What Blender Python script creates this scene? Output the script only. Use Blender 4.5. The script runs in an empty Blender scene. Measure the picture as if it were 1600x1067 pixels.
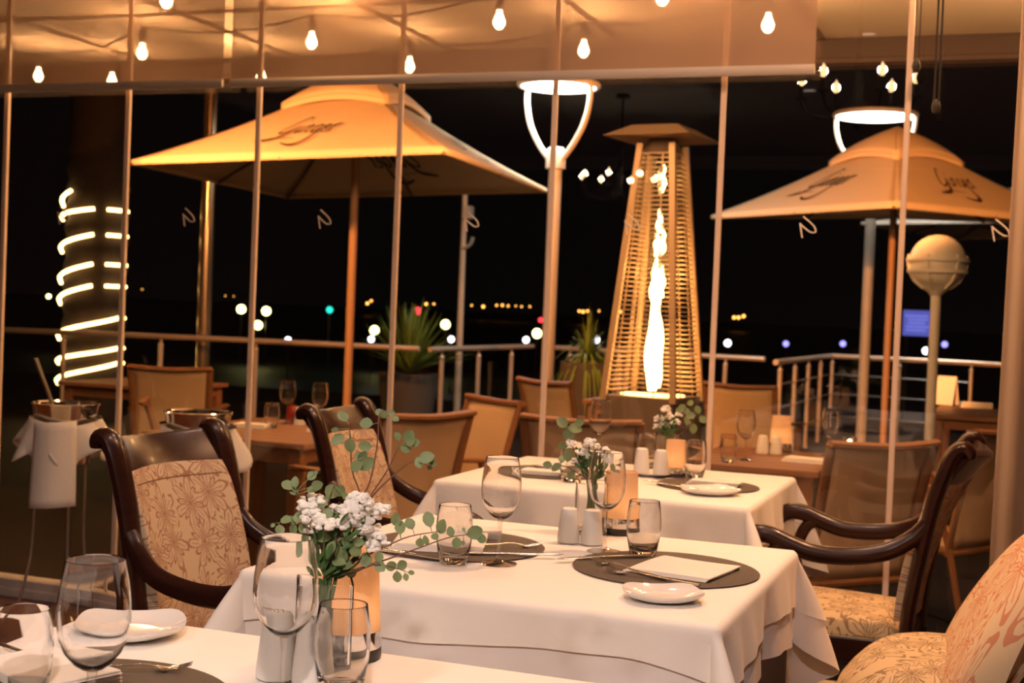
import bpy, math, random
from mathutils import Vector, Matrix
R = math.radians
PI = math.pi
rnd = random.Random(7)
sc = bpy.context.scene
COL = sc.collection

# ------------------------------------------------------------------ camera
W, H, F = 1600, 1067, 2126.0
ROLL, PITCH, YAW, CAMZ = R(2.27), math.atan(52 / 2126.), R(-20.5), 1.25
_cy, _sy = math.cos(YAW), math.sin(YAW)
_f0, _r0, _u0 = Vector((_sy, _cy, 0)), Vector((_cy, -_sy, 0)), Vector((0, 0, 1))
FWD = _f0 * math.cos(PITCH) - _u0 * math.sin(PITCH)
_u1 = _u0 * math.cos(PITCH) + _f0 * math.sin(PITCH)
RIGHT = _r0 * math.cos(ROLL) + _u1 * math.sin(ROLL)
UP = _u1 * math.cos(ROLL) - _r0 * math.sin(ROLL)
POS = Vector((0, 0, CAMZ))
cam = bpy.data.cameras.new('camera')
camo = bpy.data.objects.new('camera', cam)
COL.objects.link(camo)
m = Matrix.Identity(4)
for i in range(3):
    m[i][0], m[i][1], m[i][2], m[i][3] = RIGHT[i], UP[i], -FWD[i], POS[i]
camo.matrix_world = m
cam.sensor_width = 36
cam.lens = F / W * 36
cam.clip_end = 2000
cam.clip_start = .05
cam.dof.use_dof = True
cam.dof.focus_distance = 2.15
cam.dof.aperture_fstop = 8.0
sc.camera = camo

def ray(x, y): return FWD + RIGHT * ((x - W / 2) / F) - UP * ((y - H / 2) / F)
def PZ(x, y, z):
    r = ray(x, y); return POS + r * ((z - CAMZ) / r.z)
def PY(x, y, Y):
    r = ray(x, y); return POS + r * (Y / r.y)
def PD(x, y, d): return POS + ray(x, y) * d

# ------------------------------------------------------------------ mesh builder
class MB:
    def __init__(s): s.v = []; s.f = []; s.uv = {}
    def add(s, vs, fs):
        b = len(s.v); s.v += [tuple(v) for v in vs]; s.f += [tuple(i + b for i in f) for f in fs]; return b
    def box(s, c, d, rz=0, rot=None):
        x, y, z = d[0] / 2, d[1] / 2, d[2] / 2
        M = rot or Matrix.Rotation(rz, 3, 'Z'); c = Vector(c)
        vs = [c + M @ Vector(p) for p in ((-x, -y, -z), (x, -y, -z), (x, y, -z), (-x, y, -z), (-x, -y, z), (x, -y, z), (x, y, z), (-x, y, z))]
        s.add(vs, [(0, 3, 2, 1), (4, 5, 6, 7), (0, 1, 5, 4), (1, 2, 6, 5), (2, 3, 7, 6), (3, 0, 4, 7)]); return s
    def tube(s, pts, r, n=8, sq=(1, 1), up=None):
        pts = [Vector(p) for p in pts]; k = len(pts)
        rs = r if isinstance(r, (list, tuple)) else [r] * k
        T = []
        for i in range(k):
            a = pts[max(i - 1, 0)]; b = pts[min(i + 1, k - 1)]
            t = b - a; T.append(t.normalized() if t.length > 1e-9 else Vector((0, 0, 1)))
        ref = Vector(up) if up else (Vector((0, 0, 1)) if abs(T[0].z) < .9 else Vector((1, 0, 0)))
        N = (ref - T[0] * ref.dot(T[0])).normalized()
        b = len(s.v)
        for i in range(k):
            if up: N2 = ref - T[i] * ref.dot(T[i])
            else: N2 = N - T[i] * N.dot(T[i])
            if N2.length > 1e-6: N = N2.normalized()
            B = T[i].cross(N)
            for j in range(n):
                a = 2 * PI * (j + .5) / n
                s.v.append(tuple(pts[i] + N * (math.cos(a) * rs[i] * sq[0]) + B * (math.sin(a) * rs[i] * sq[1])))
        for i in range(k - 1):
            for j in range(n):
                j2 = (j + 1) % n
                s.f.append((b + i * n + j, b + i * n + j2, b + (i + 1) * n + j2, b + (i + 1) * n + j))
        s.f.append(tuple(b + j for j in reversed(range(n)))); s.f.append(tuple(b + (k - 1) * n + j for j in range(n)))
        return s
    def lathe(s, prof, n=24, c=(0, 0, 0), closed=False):
        b = len(s.v); k = len(prof)
        for r, z in prof:
            for j in range(n):
                a = 2 * PI * j / n
                s.v.append((c[0] + r * math.cos(a), c[1] + r * math.sin(a), c[2] + z))
        rng = k if closed else k - 1
        for i in range(rng):
            i2 = (i + 1) % k
            for j in range(n):
                j2 = (j + 1) % n
                s.f.append((b + i * n + j, b + i * n + j2, b + i2 * n + j2, b + i2 * n + j))
        if not closed:
            if prof[0][0] > 1e-5: s.f.append(tuple(b + j for j in reversed(range(n))))
            if prof[-1][0] > 1e-5: s.f.append(tuple(b + (k - 1) * n + j for j in range(n)))
        return s
    def grid(s, fn, nu, nv, uv=None, cu=False):
        b = len(s.v)
        for j in range(nv + 1):
            for i in range(nu + 1):
                s.v.append(tuple(fn(i / nu, j / nv)))
                if uv: s.uv[len(s.v) - 1] = uv(i / nu, j / nv)
        for j in range(nv):
            for i in range(nu):
                a = b + j * (nu + 1) + i
                s.f.append((a, a + 1, a + nu + 2, a + nu + 1))
        return s
    def prism(s, poly, a, b_, fn):
        n = len(poly); b = len(s.v)
        for t in (a, b_):
            for p in poly: s.v.append(tuple(fn(p, t)))
        s.f.append(tuple(b + i for i in range(n))); s.f.append(tuple(b + n + i for i in reversed(range(n))))
        for i in range(n):
            j = (i + 1) % n; s.f.append((b + i, b + n + i, b + n + j, b + j))
        return s
    def ball(s, c, r, nu=10, nv=7, sc_=(1, 1, 1), jit=0):
        b = len(s.v); c = Vector(c)
        s.v.append(tuple(c + Vector((0, 0, r * sc_[2]))))
        for j in range(1, nv):
            th = PI * j / nv
            for i in range(nu):
                a = 2 * PI * i / nu
                q = r * (1 + rnd.uniform(-jit, jit))
                s.v.append(tuple(c + Vector((q * math.sin(th) * math.cos(a) * sc_[0], q * math.sin(th) * math.sin(a) * sc_[1], q * math.cos(th) * sc_[2]))))
        s.v.append(tuple(c - Vector((0, 0, r * sc_[2]))))
        for i in range(nu):
            s.f.append((b, b + 1 + i, b + 1 + (i + 1) % nu))
            e = b + 1 + (nv - 2) * nu
            s.f.append((len(s.v) - 1, e + (i + 1) % nu, e + i))
        for j in range(nv - 2):
            for i in range(nu):
                a = b + 1 + j * nu; i2 = (i + 1) % nu
                s.f.append((a + i, a + nu + i, a + nu + i2, a + i2))
        return s
    def leaf(s, c, nrm, tip, L, Wd, fold=.15):
        """a small oval leaf: centre line from c along tip"""
        c, nrm, tip = Vector(c), Vector(nrm).normalized(), Vector(tip).normalized()
        tip = (tip - nrm * tip.dot(nrm)).normalized(); sd = nrm.cross(tip)
        b = len(s.v); st = [(0, .12), (.18, .7), (.45, 1), (.75, .8), (.93, .4), (1, .08)]
        for t, w in st:
            for q in (-1, 0, 1):
                s.v.append(tuple(c + tip * (t * L) + sd * (q * w * Wd / 2) + nrm * (abs(q) * w * Wd * fold - .1 * L * t * t)))
        for i in range(len(st) - 1):
            for q in (0, 1):
                a = b + i * 3 + q; s.f.append((a, a + 1, a + 4, a + 3))
        return s
    def build(s, name, mat, parent=None, smooth=True, ang=40, bevel=0, solid=0, sub=0, loc=None, seg=2, off=0):
        me = bpy.data.meshes.new(name)
        me.from_pydata(s.v, [], s.f); me.update()
        if s.uv:
            ul = me.uv_layers.new(name='UVMap')
            for lp in me.loops: ul.data[lp.index].uv = s.uv.get(lp.vertex_index, (0, 0))
        if smooth:
            me.polygons.foreach_set('use_smooth', [True] * len(me.polygons))
            me.set_sharp_from_angle(angle=R(ang))
        me.materials.append(mat)
        o = bpy.data.objects.new(name, me); COL.objects.link(o)
        if loc is not None: o.location = loc
        if parent: o.parent = parent
        if solid:
            q = o.modifiers.new('solid', 'SOLIDIFY'); q.thickness = solid; q.offset = off
        if bevel:
            q = o.modifiers.new('bevel', 'BEVEL'); q.width = bevel; q.segments = seg; q.limit_method = 'ANGLE'; q.angle_limit = R(35)
        if sub:
            q = o.modifiers.new('sub', 'SUBSURF'); q.levels = sub; q.render_levels = sub
        return o

def tag(o, label, cat, group=None, kind=None):
    o['label'] = label; o['category'] = cat
    if group: o['group'] = group
    if kind: o['kind'] = kind
    return o
def thing(name, label, cat, loc=(0, 0, 0), rz=0, group=None):
    o = bpy.data.objects.new(name, None); COL.objects.link(o)
    o.empty_display_size = .05
    o.location = loc; o.rotation_euler = (0, 0, rz)
    return tag(o, label, cat, group)
def struct(o):
    o['kind'] = 'structure'; return o
KIDS = {}
def dup(root, loc, rz, label, group=None):
    def cp(o, par):
        c = o.copy(); COL.objects.link(c)
        if par: c.parent = par
        for ch in [x for x in bpy.data.objects if x.parent == o]: cp(ch, c)
        return c
    r = cp(root, None); r.location = loc; r.rotation_euler = (0, 0, rz); r['label'] = label
    if group: r['group'] = group
    return r
def smooth_path(pts, k=6):
    P = [Vector(p) for p in pts]; out = []
    for i in range(len(P) - 1):
        p0 = P[max(i - 1, 0)]; p1 = P[i]; p2 = P[i + 1]; p3 = P[min(i + 2, len(P) - 1)]
        for j in range(k):
            t = j / k
            out.append(.5 * ((2 * p1) + (p2 - p0) * t + (2 * p0 - 5 * p1 + 4 * p2 - p3) * t * t + (3 * p1 - p0 - 3 * p2 + p3) * t ** 3))
    out.append(P[-1]); return out

# ------------------------------------------------------------------ materials
def newmat(name):
    M = bpy.data.materials.new(name); M.use_nodes = True
    nt = M.node_tree; bs = nt.nodes['Principled BSDF']; return M, nt, bs
def rgb(h):  # sRGB 0-255 -> linear
    return tuple(((c / 255 + .055) / 1.055) ** 2.4 if c / 255 > .04045 else c / 255 / 12.92 for c in h)
def mat(name, col, rough=.5, metal=0, spec=.5, var=.1, vscale=8, bump=0, bscale=60, emit=None, estr=0, coat=0, sheen=0, stretch=None, alpha=1):
    M, nt, bs = newmat(name); N, L = nt.nodes, nt.links
    tc = N.new('ShaderNodeTexCoord'); mp = N.new('ShaderNodeMapping'); L.new(tc.outputs['Object'], mp.inputs[0])
    if stretch: mp.inputs['Scale'].default_value = stretch
    nz = N.new('ShaderNodeTexNoise'); nz.inputs['Scale'].default_value = vscale; nz.inputs['Detail'].default_value = 4
    L.new(mp.outputs[0], nz.inputs['Vector'])
    mx = N.new('ShaderNodeMix'); mx.data_type = 'RGBA'
    mx.inputs[6].default_value = (*[c * (1 - var) for c in col], 1); mx.inputs[7].default_value = (*[min(1, c * (1 + var)) for c in col], 1)
    L.new(nz.outputs[0], mx.inputs[0]); L.new(mx.outputs[2], bs.inputs['Base Color'])
    bs.inputs['Roughness'].default_value = rough; bs.inputs['Metallic'].default_value = metal
    bs.inputs['Specular IOR Level'].default_value = spec; bs.inputs['Coat Weight'].default_value = coat
    bs.inputs['Sheen Weight'].default_value = sheen
    if bump:
        n2 = N.new('ShaderNodeTexNoise'); n2.inputs['Scale'].default_value = bscale; n2.inputs['Detail'].default_value = 3
        L.new(mp.outputs[0], n2.inputs['Vector'])
        bp = N.new('ShaderNodeBump'); bp.inputs['Strength'].default_value = bump; bp.inputs['Distance'].default_value = .01
        L.new(n2.outputs[0], bp.inputs['Height']); L.new(bp.outputs[0], bs.inputs['Normal'])
    if emit:
        bs.inputs['Emission Color'].default_value = (*emit, 1); bs.inputs['Emission Strength'].default_value = estr
    return M
def fabric_translucent(name, col, transl=.3, transp=0, var=.06):
    M = mat(name, col, .9, spec=.1, var=var, vscale=3, bump=.15, bscale=220); nt = M.node_tree; N, L = nt.nodes, nt.links
    bs = N['Principled BSDF']; out = N['Material Output']
    tr = N.new('ShaderNodeBsdfTranslucent'); tr.inputs[0].default_value = (*col, 1)
    m1 = N.new('ShaderNodeMixShader'); m1.inputs[0].default_value = transl
    L.new(bs.outputs[0], m1.inputs[1]); L.new(tr.outputs[0], m1.inputs[2]); last = m1
    if transp:
        tp = N.new('ShaderNodeBsdfTransparent'); m2 = N.new('ShaderNodeMixShader'); m2.inputs[0].default_value = transp
        L.new(m1.outputs[0], m2.inputs[1]); L.new(tp.outputs[0], m2.inputs[2]); last = m2
    L.new(last.outputs[0], out.inputs[0]); return M
def glass_mat(name, ior=1.45, col=(1, 1, 1), rough=0):
    M, nt, bs = newmat(name); N, L = nt.nodes, nt.links
    g = N.new('ShaderNodeBsdfGlass'); g.inputs['IOR'].default_value = ior; g.inputs['Color'].default_value = (*col, 1); g.inputs['Roughness'].default_value = rough
    L.new(g.outputs[0], N['Material Output'].inputs[0]); return M
def schlick(nt, k=1.0, f0=.04):
    """reflectance of a thin sheet, the same from both sides"""
    N, L = nt.nodes, nt.links
    lw = N.new('ShaderNodeLayerWeight'); lw.inputs[0].default_value = .5
    pw = N.new('ShaderNodeMath'); pw.operation = 'POWER'; pw.inputs[1].default_value = 5; L.new(lw.outputs['Facing'], pw.inputs[0])
    ma = N.new('ShaderNodeMath'); ma.operation = 'MULTIPLY_ADD'; ma.use_clamp = True; L.new(pw.outputs[0], ma.inputs[0]); ma.inputs[1].default_value = (1 - f0) * k; ma.inputs[2].default_value = f0 * k
    return ma.outputs[0]
def pane_mat(name, refl=1.0, tint=(1, 1, 1)):
    M, nt, bs = newmat(name); N, L = nt.nodes, nt.links
    tp = N.new('ShaderNodeBsdfTransparent'); tp.inputs[0].default_value = (*tint, 1)
    gl = N.new('ShaderNodeBsdfGlossy'); gl.inputs['Roughness'].default_value = 0
    mx = N.new('ShaderNodeMixShader')
    L.new(schlick(nt, refl), mx.inputs[0]); L.new(tp.outputs[0], mx.inputs[1]); L.new(gl.outputs[0], mx.inputs[2])
    L.new(mx.outputs[0], N['Material Output'].inputs[0]); return M
def emit_mat(name, col, s):
    M, nt, bs = newmat(name)
    bs.inputs['Base Color'].default_value = (*col, 1)
    bs.inputs['Emission Color'].default_value = (*col, 1); bs.inputs['Emission Strength'].default_value = s; return M
def starburst_mat(name, base, ink, scale=7.0, ink2=None):
    """cream upholstery printed with bursts of petals"""
    M, nt, bs = newmat(name); N, L = nt.nodes, nt.links
    def math_(op, a, b=None, c=None):
        n = N.new('ShaderNodeMath'); n.operation = op
        for i, q in enumerate((a, b, c)):
            if q is None: continue
            if isinstance(q, (int, float)): n.inputs[i].default_value = q
            else: L.new(q, n.inputs[i])
        return n.outputs[0]
    uv = N.new('ShaderNodeUVMap')
    nz = N.new('ShaderNodeTexNoise'); nz.inputs['Scale'].default_value = 26; L.new(uv.outputs[0], nz.inputs['Vector'])
    vm = N.new('ShaderNodeVectorMath'); vm.operation = 'SCALE'; vm.inputs['Scale'].default_value = scale; L.new(uv.outputs[0], vm.inputs[0])
    vo = N.new('ShaderNodeTexVoronoi'); vo.voronoi_dimensions = '2D'; vo.inputs['Scale'].default_value = 1; vo.inputs['Randomness'].default_value = .75
    L.new(vm.outputs[0], vo.inputs['Vector'])
    df = N.new('ShaderNodeVectorMath'); df.operation = 'SUBTRACT'; L.new(vm.outputs[0], df.inputs[0]); L.new(vo.outputs['Position'], df.inputs[1])
    sp = N.new('ShaderNodeSeparateXYZ'); L.new(df.outputs[0], sp.inputs[0])
    an = math_('ARCTAN2', sp.outputs[1], sp.outputs[0])
    nzc = math_('SUBTRACT', nz.outputs[0], .5)
    an = math_('ADD', an, math_('MULTIPLY', nzc, .45))
    sepc = N.new('ShaderNodeSeparateColor'); L.new(vo.outputs['Color'], sepc.inputs[0]); an = math_('ADD', an, math_('MULTIPLY', sepc.outputs[0], 6.28))
    d = vo.outputs['Distance']
    # petals: radius where each petal's outline lies
    cs = math_('ABSOLUTE', math_('COSINE', math_('MULTIPLY', an, 3.0))); sn = math_('ABSOLUTE', math_('SINE', math_('MULTIPLY', an, 3.0)))
    rad = math_('MULTIPLY_ADD', math_('POWER', cs, 1.6),   .64, .05)
    outl = math_('LESS_THAN', math_('ABSOLUTE', math_('SUBTRACT', d, rad)), .062)
    rad2 = math_('MULTIPLY_ADD', math_('POWER', sn, 2.5), .42, .05)
    outl2 = math_('LESS_THAN', math_('ABSOLUTE', math_('SUBTRACT', d, rad2)), .05)
    rib = math_('MULTIPLY', math_('LESS_THAN', math_('MULTIPLY', sn, d), .030), math_('LESS_THAN', d, .52))
    rib2 = math_('MULTIPLY', math_('LESS_THAN', math_('MULTIPLY', cs, d), .028), math_('LESS_THAN', d, .36))
    heart = math_('LESS_THAN', d, .05)
    brk = math_('GREATER_THAN', nz.outputs[0], .36)
    ink_m = math_('MULTIPLY', math_('MAXIMUM', math_('MAXIMUM', outl, rib), math_('MAXIMUM', outl2, rib2)), brk)
    ink_m = math_('MAXIMUM', ink_m, heart)
    ink_m = math_('MULTIPLY', ink_m, .68)
    mx = N.new('ShaderNodeMix'); mx.data_type = 'RGBA'; mx.inputs[6].default_value = (*base, 1); mx.inputs[7].default_value = (*ink, 1)
    L.new(ink_m, mx.inputs[0]); L.new(mx.outputs[2], bs.inputs['Base Color'])
    bs.inputs['Roughness'].default_value = .85; bs.inputs['Specular IOR Level'].default_value = .15
    n3 = N.new('ShaderNodeTexNoise'); n3.inputs['Scale'].default_value = 700; L.new(uv.outputs[0], n3.inputs['Vector'])
    bp = N.new('ShaderNodeBump'); bp.inputs['Strength'].default_value = .15; bp.inputs['Distance'].default_value = .004; L.new(n3.outputs[0], bp.inputs['Height']); L.new(bp.outputs[0], bs.inputs['Normal'])
    return M
def plank_mat(name, c1, c2, gap, w=.1, l=1.2, rough=.35, coat=0):
    M, nt, bs = newmat(name); N, L = nt.nodes, nt.links
    tc = N.new('ShaderNodeTexCoord'); br = N.new('ShaderNodeTexBrick')
    br.inputs['Scale'].default_value = 1; br.inputs['Brick Width'].default_value = l; br.inputs['Row Height'].default_value = w; br.inputs['Mortar Size'].default_value = .004
    br.inputs['Color1'].default_value = (*c1, 1); br.inputs['Color2'].default_value = (*c2, 1); br.inputs['Mortar'].default_value = (*gap, 1)
    L.new(tc.outputs['Object'], br.inputs['Vector'])
    mp = N.new('ShaderNodeMapping'); mp.inputs['Scale'].default_value = (2, 40, 1); L.new(tc.outputs['Object'], mp.inputs[0])
    nz = N.new('ShaderNodeTexNoise'); nz.inputs['Scale'].default_value = 2; nz.inputs['Detail'].default_value = 6; L.new(mp.outputs[0], nz.inputs['Vector'])
    mx = N.new('ShaderNodeMix'); mx.data_type = 'RGBA'; mx.blend_type = 'MULTIPLY'; mx.inputs[0].default_value = .5
    L.new(br.outputs[0], mx.inputs[6]); L.new(nz.outputs['Color'], mx.inputs[7]); L.new(mx.outputs[2], bs.inputs['Base Color'])
    bs.inputs['Roughness'].default_value = rough; bs.inputs['Coat Weight'].default_value = coat; bs.inputs['Specular IOR Level'].default_value = .3
    return M
def woven_mat(name, c1, c2, sc_=180):
    M, nt, bs = newmat(name); N, L = nt.nodes, nt.links
    tc = N.new('ShaderNodeTexCoord'); wv = N.new('ShaderNodeTexWave'); wv.wave_type = 'RINGS'; wv.rings_direction = 'Z'
    wv.inputs['Scale'].default_value = sc_ / 2.5; wv.inputs['Distortion'].default_value = .4; L.new(tc.outputs['Object'], wv.inputs[0])
    nz = N.new('ShaderNodeTexNoise'); nz.inputs['Scale'].default_value = sc_ * 2; L.new(tc.outputs['Object'], nz.inputs['Vector'])
    mu = N.new('ShaderNodeMath'); mu.operation = 'MULTIPLY'; L.new(wv.outputs[1], mu.inputs[0]); L.new(nz.outputs[0], mu.inputs[1])
    mx = N.new('ShaderNodeMix'); mx.data_type = 'RGBA'; mx.inputs[6].default_value = (*c1, 1); mx.inputs[7].default_value = (*c2, 1)
    L.new(mu.outputs[0], mx.inputs[0]); L.new(mx.outputs[2], bs.inputs['Base Color']); bs.inputs['Roughness'].default_value = .75
    bp = N.new('ShaderNodeBump'); bp.inputs['Strength'].default_value = .5; bp.inputs['Distance'].default_value = .002; L.new(mu.outputs[0], bp.inputs['Height']); L.new(bp.outputs[0], bs.inputs['Normal'])
    return M

mCloth = mat('tablecloth_linen', (.90, .87, .83), .85, spec=.2, var=.03, vscale=14, bump=.12, bscale=22, sheen=.15)
mUnder = mat('undercloth_linen', (.82, .79, .78), .85, spec=.2, var=.03, vscale=14, bump=.1, bscale=22)
mNapkin = mat('napkin_cotton', (.80, .77, .72), .9, spec=.2, var=.03, bump=.1, bscale=90)
mMahog = mat('mahogany', (.026, .0075, .005), .27, spec=.3, var=.5, vscale=6, stretch=(1, 1, 8), coat=.06)
mFab = starburst_mat('starburst_upholstery', (.52, .41, .28), (.22, .06, .045), 10.5)
mFabB = starburst_mat('starburst_upholstery_large', (.64, .48, .30), (.48, .12, .06), 7.5)
mFabS = starburst_mat('starburst_upholstery_seat', (.58, .43, .25), (.12, .07, .04), 9)
mCeram = mat('white_porcelain', (.82, .80, .77), .12, spec=.6, var=.01)
mShaker = mat('matte_ceramic', (.78, .76, .72), .35, spec=.5, var=.02)
mSteel = mat('cutlery_steel', (.72, .70, .68), .15, metal=1, var=.03)
mChrome = mat('polished_chrome', (.8, .78, .75), .12, metal=1, var=.02)
mBrushed = mat('brushed_steel', (.62, .60, .58), .28, metal=1, var=.05, stretch=(1, 1, .1))
mRail = mat('satin_rail_steel', (.62, .52, .44), .32, metal=.45, var=.04)
mMat = woven_mat('woven_placemat', (.055, .042, .032), (.22, .17, .125))
mGlass = glass_mat('clear_glass', 1.45)
mGlassThin = pane_mat('clear_glass_thin', 3.0, (.95, .95, .95))
mWater = glass_mat('water', 1.33)
mPane = pane_mat('window_pane', 2.2, (.97, .97, .97))
mRailGlass = pane_mat('railing_glass', 1.0, (.9, .92, .92))
mSeal = mat('clear_seal_strip', (.80, .64, .52), .25, spec=.6, var=.05)
mMono = mat('frosted_etching', (.75, .68, .6), .8, var=.02)
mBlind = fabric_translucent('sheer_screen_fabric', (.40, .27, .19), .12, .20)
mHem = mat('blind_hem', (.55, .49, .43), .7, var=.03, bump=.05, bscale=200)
mCurtain = mat('curtain_cloth', (.34, .24, .16), .9, spec=.1, var=.06, bump=.1, bscale=150, sheen=.3)
mFloor = plank_mat('floor_planks', (.20, .075, .035), (.14, .05, .025), (.02, .01, .006), .09, .9, .3, .3)
mDeck = plank_mat('deck_planks', (.018, .010, .006), (.013, .008, .005), (.006, .004, .003), .12, 2.4, .7)
mCeil = mat('ceiling_paint', (.50, .50, .52), .9, spec=.1, var=.02)
mWall = mat('wall_paint', (.10, .075, .055), .85, spec=.1, var=.08)
mTCeil = mat('terrace_ceiling_paint', (.86, .74, .60), .7, var=.03)
mBatten = mat('dark_batten', (.16, .11, .08), .7)
mFascia = mat('brown_fascia', (.05, .025, .015), .6, var=.1)
mTrack = mat('window_track', (.55, .50, .47), .4, var=.05)
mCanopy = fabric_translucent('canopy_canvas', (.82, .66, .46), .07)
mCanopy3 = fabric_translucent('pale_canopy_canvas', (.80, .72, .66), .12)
mInk = mat('dark_print', (.05, .025, .02), .9)
mPoleWood = mat('umbrella_wood', (.42, .25, .15), .5, var=.15, stretch=(1, 1, .1))
mRib = mat('umbrella_rib', (.16, .08, .045), .6)
mTeak = mat('teak', (.22, .10, .045), .45, var=.2, vscale=10, stretch=(1, 6, 6), spec=.4)
mSling = mat('sling_mesh', (.58, .40, .24), .8, var=.08, bump=.2, bscale=500)
mPost = mat('shiny_post', (.62, .46, .30), .2, metal=.85, var=.05)
mGreyPole = mat('pale_painted_metal', (.55, .50, .44), .45, var=.04)
mWhite = mat('white_plastic', (.75, .73, .70), .4, var=.02)
mBlack = mat('black_metal', (.015, .013, .012), .4, var=.1)
mHeat = mat('heater_metal', (.48, .34, .22), .42, metal=.35, var=.06)
mHeatBox = mat('heater_panel', (.20, .15, .12), .45, metal=.5, var=.05)
mLeafG = mat('eucalyptus_leaf', (.20, .27, .12), .55, var=.25, vscale=30)
mLeafD = mat('dark_leaf', (.05, .12, .03), .55, var=.3, vscale=40)
mStem = mat('green_stem', (.06, .12, .03), .6, var=.2)
mTwig = mat('brown_twig', (.17, .08, .05), .7, var=.2)
mPetal = mat('white_petal', (.95, .93, .88), .8, spec=.2, var=.03, bump=.2, bscale=120)
mSpiky = mat('spiky_leaf', (.17, .26, .05), .5, var=.3, vscale=20)
mTrunk = mat('palm_bark', (.035, .022, .014), .9, var=.4, vscale=12, bump=.6, bscale=25)
mPot = mat('planter_clay', (.07, .06, .055), .8)
mCable = mat('black_cable', (.02, .015, .012), .6)
mRedBottle = mat('red_glass_pot', (.30, .03, .02), .2)
mBulb = emit_mat('warm_bulb', (1, .66, .30), 38)
mBulbW = emit_mat('chandelier_bulb', (1, .62, .28), 20)
mRope = emit_mat('rope_light_glow', (1, .62, .22), 9)
mRing = emit_mat('ring_light_glow', (1, .93, .80), 22)
mFlame = emit_mat('flame', (1, .56, .18), 30)
mEmber = emit_mat('burner_glow', (1, .52, .16), 6)
mCandle = emit_mat('candle_bulb_glow', (1, .66, .30), 10)
mShade = fabric_translucent('frosted_lamp_shade', (.92, .74, .56), .55)

# ------------------------------------------------------------------ room
WY = 4.5
def box(name, c, d, m_, parent=None, bevel=0, rz=0):
    return MB().box(c, d, rz).build(name, m_, parent, smooth=False, bevel=bevel)
struct(box('floor', (-1.5, -.3, -.05), (9, 9.66, .1), mFloor))
struct(box('ceiling', (-1.5, -.3, 2.95), (9, 9.66, .1), mCeil))
struct(box('wall_back', (-1.5, -5.1, 1.45), (9, .12, 2.9), mWall))
struct(box('wall_left', (-6.06, -.3, 1.45), (.12, 9.66, 2.9), mWall))
struct(box('wall_right', (3.06, -.3, 1.45), (.12, 9.66, 2.9), mWall))
# cornice around the ceiling (seen mirrored in the glass)
cn = MB()
for q in ((-1.5, -4.96, 9, .14), (-1.5, 4.2, 9, .14)): cn.box((q[0], q[1], 2.83), (q[2], q[3], .12)); cn.box((q[0], q[1] + (.06 if q[1] < 0 else -.06), 2.86), (q[2], .22, .06))
for x in (-5.93, 2.93): cn.box((x, -.3, 2.83), (.14, 9.6, .12))
struct(cn.build('trim_1', mCeil, smooth=False, bevel=.01))
SE = [-3.925 + .5924 * i for i in range(-1, 9)]
struct(MB().box((-1.5, WY, .035), (9, .09, .07)).box((-1.5, WY - .05, .018), (9, .02, .036)).build('trim_2', mTrack, smooth=False, bevel=.004))
struct(MB().box((-1.5, WY, 2.68), (9, .12, .44)).build('trim_3', mBatten, smooth=False, bevel=.004))
MONO = [[(-.018, -.036), (-.0225, -.012), (-.027, .0124)], [(-.028, .011), (-.018, .002), (.005, -.0155), (.019, -.018), (.025, -.013), (.0166, .005), (-.018, .034)]]
for i in range(len(SE) - 1):
    x0, x1 = SE[i], SE[i + 1]
    p = struct(MB().box(((x0 + x1) / 2, WY, 1.265), (x1 - x0 - .004, .0001, 2.39)).build('window_%d' % (i + 1), mPane, smooth=False))
    p.data.clear_geometry()
    zc = ((x0 + .002, .07), (x1 - .002, .07), (x1 - .002, 2.46), (x0 + .002, 2.46))
    p.data.from_pydata([(a, WY, b) for a, b in zc], [], [(0, 1, 2, 3)])
    s_ = MB()
    s_.box((x1, WY, 1.265), (.013, .020, 2.39)).box((x1 - .008, WY - .006, 1.265), (.003, .008, 2.39)).box((x1 + .008, WY - .006, 1.265), (.003, .008, 2.39))
    s_.build('seal_strip', mSeal, p, smooth=False, bevel=.002)
    if 1 <= i <= 8:
        cx = (x0 + x1) / 2; zc_ = 1.553
        mg = MB()
        for st in MONO: mg.tube(smooth_path([(cx + a, WY - .003, zc_ + b) for a, b in st], 3), .0030, 6, (1, .35), up=(1, 0, .3))
        mg.build('monogram', mMono, p)

# outside shell: terrace roof, fascia, deck, dark ground and water beyond
TZ = -.08
struct(box('terrace_floor', (-4, 11.1, TZ - .05), (22, 13.1, .1), mDeck))
struct(box('terrace_ceiling', (-3.5, 5.62, 2.65), (15, 2.06, .1), mTCeil))
tb = MB()
for k in range(14): tb.box((-9.6 + k * .96, 5.62, 2.597), (.03, 2.04, .012))
tb.box((-3.5, 5.55, 2.597), (15, .03, .012))
struct(tb.build('trim_4', mBatten, smooth=False))
struct(MB().box((-3.5, 6.72, 2.565), (15, .12, .19)).box((-3.5, 6.65, 2.49), (15, .05, .03)).build('trim_5', mFascia, smooth=False, bevel=.006))
struct(box('ground', (0, 400, -2.2), (1600, 770, .2), mat('dark_ground', (.012, .012, .014), .5, var=.3, vscale=.05)))

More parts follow.
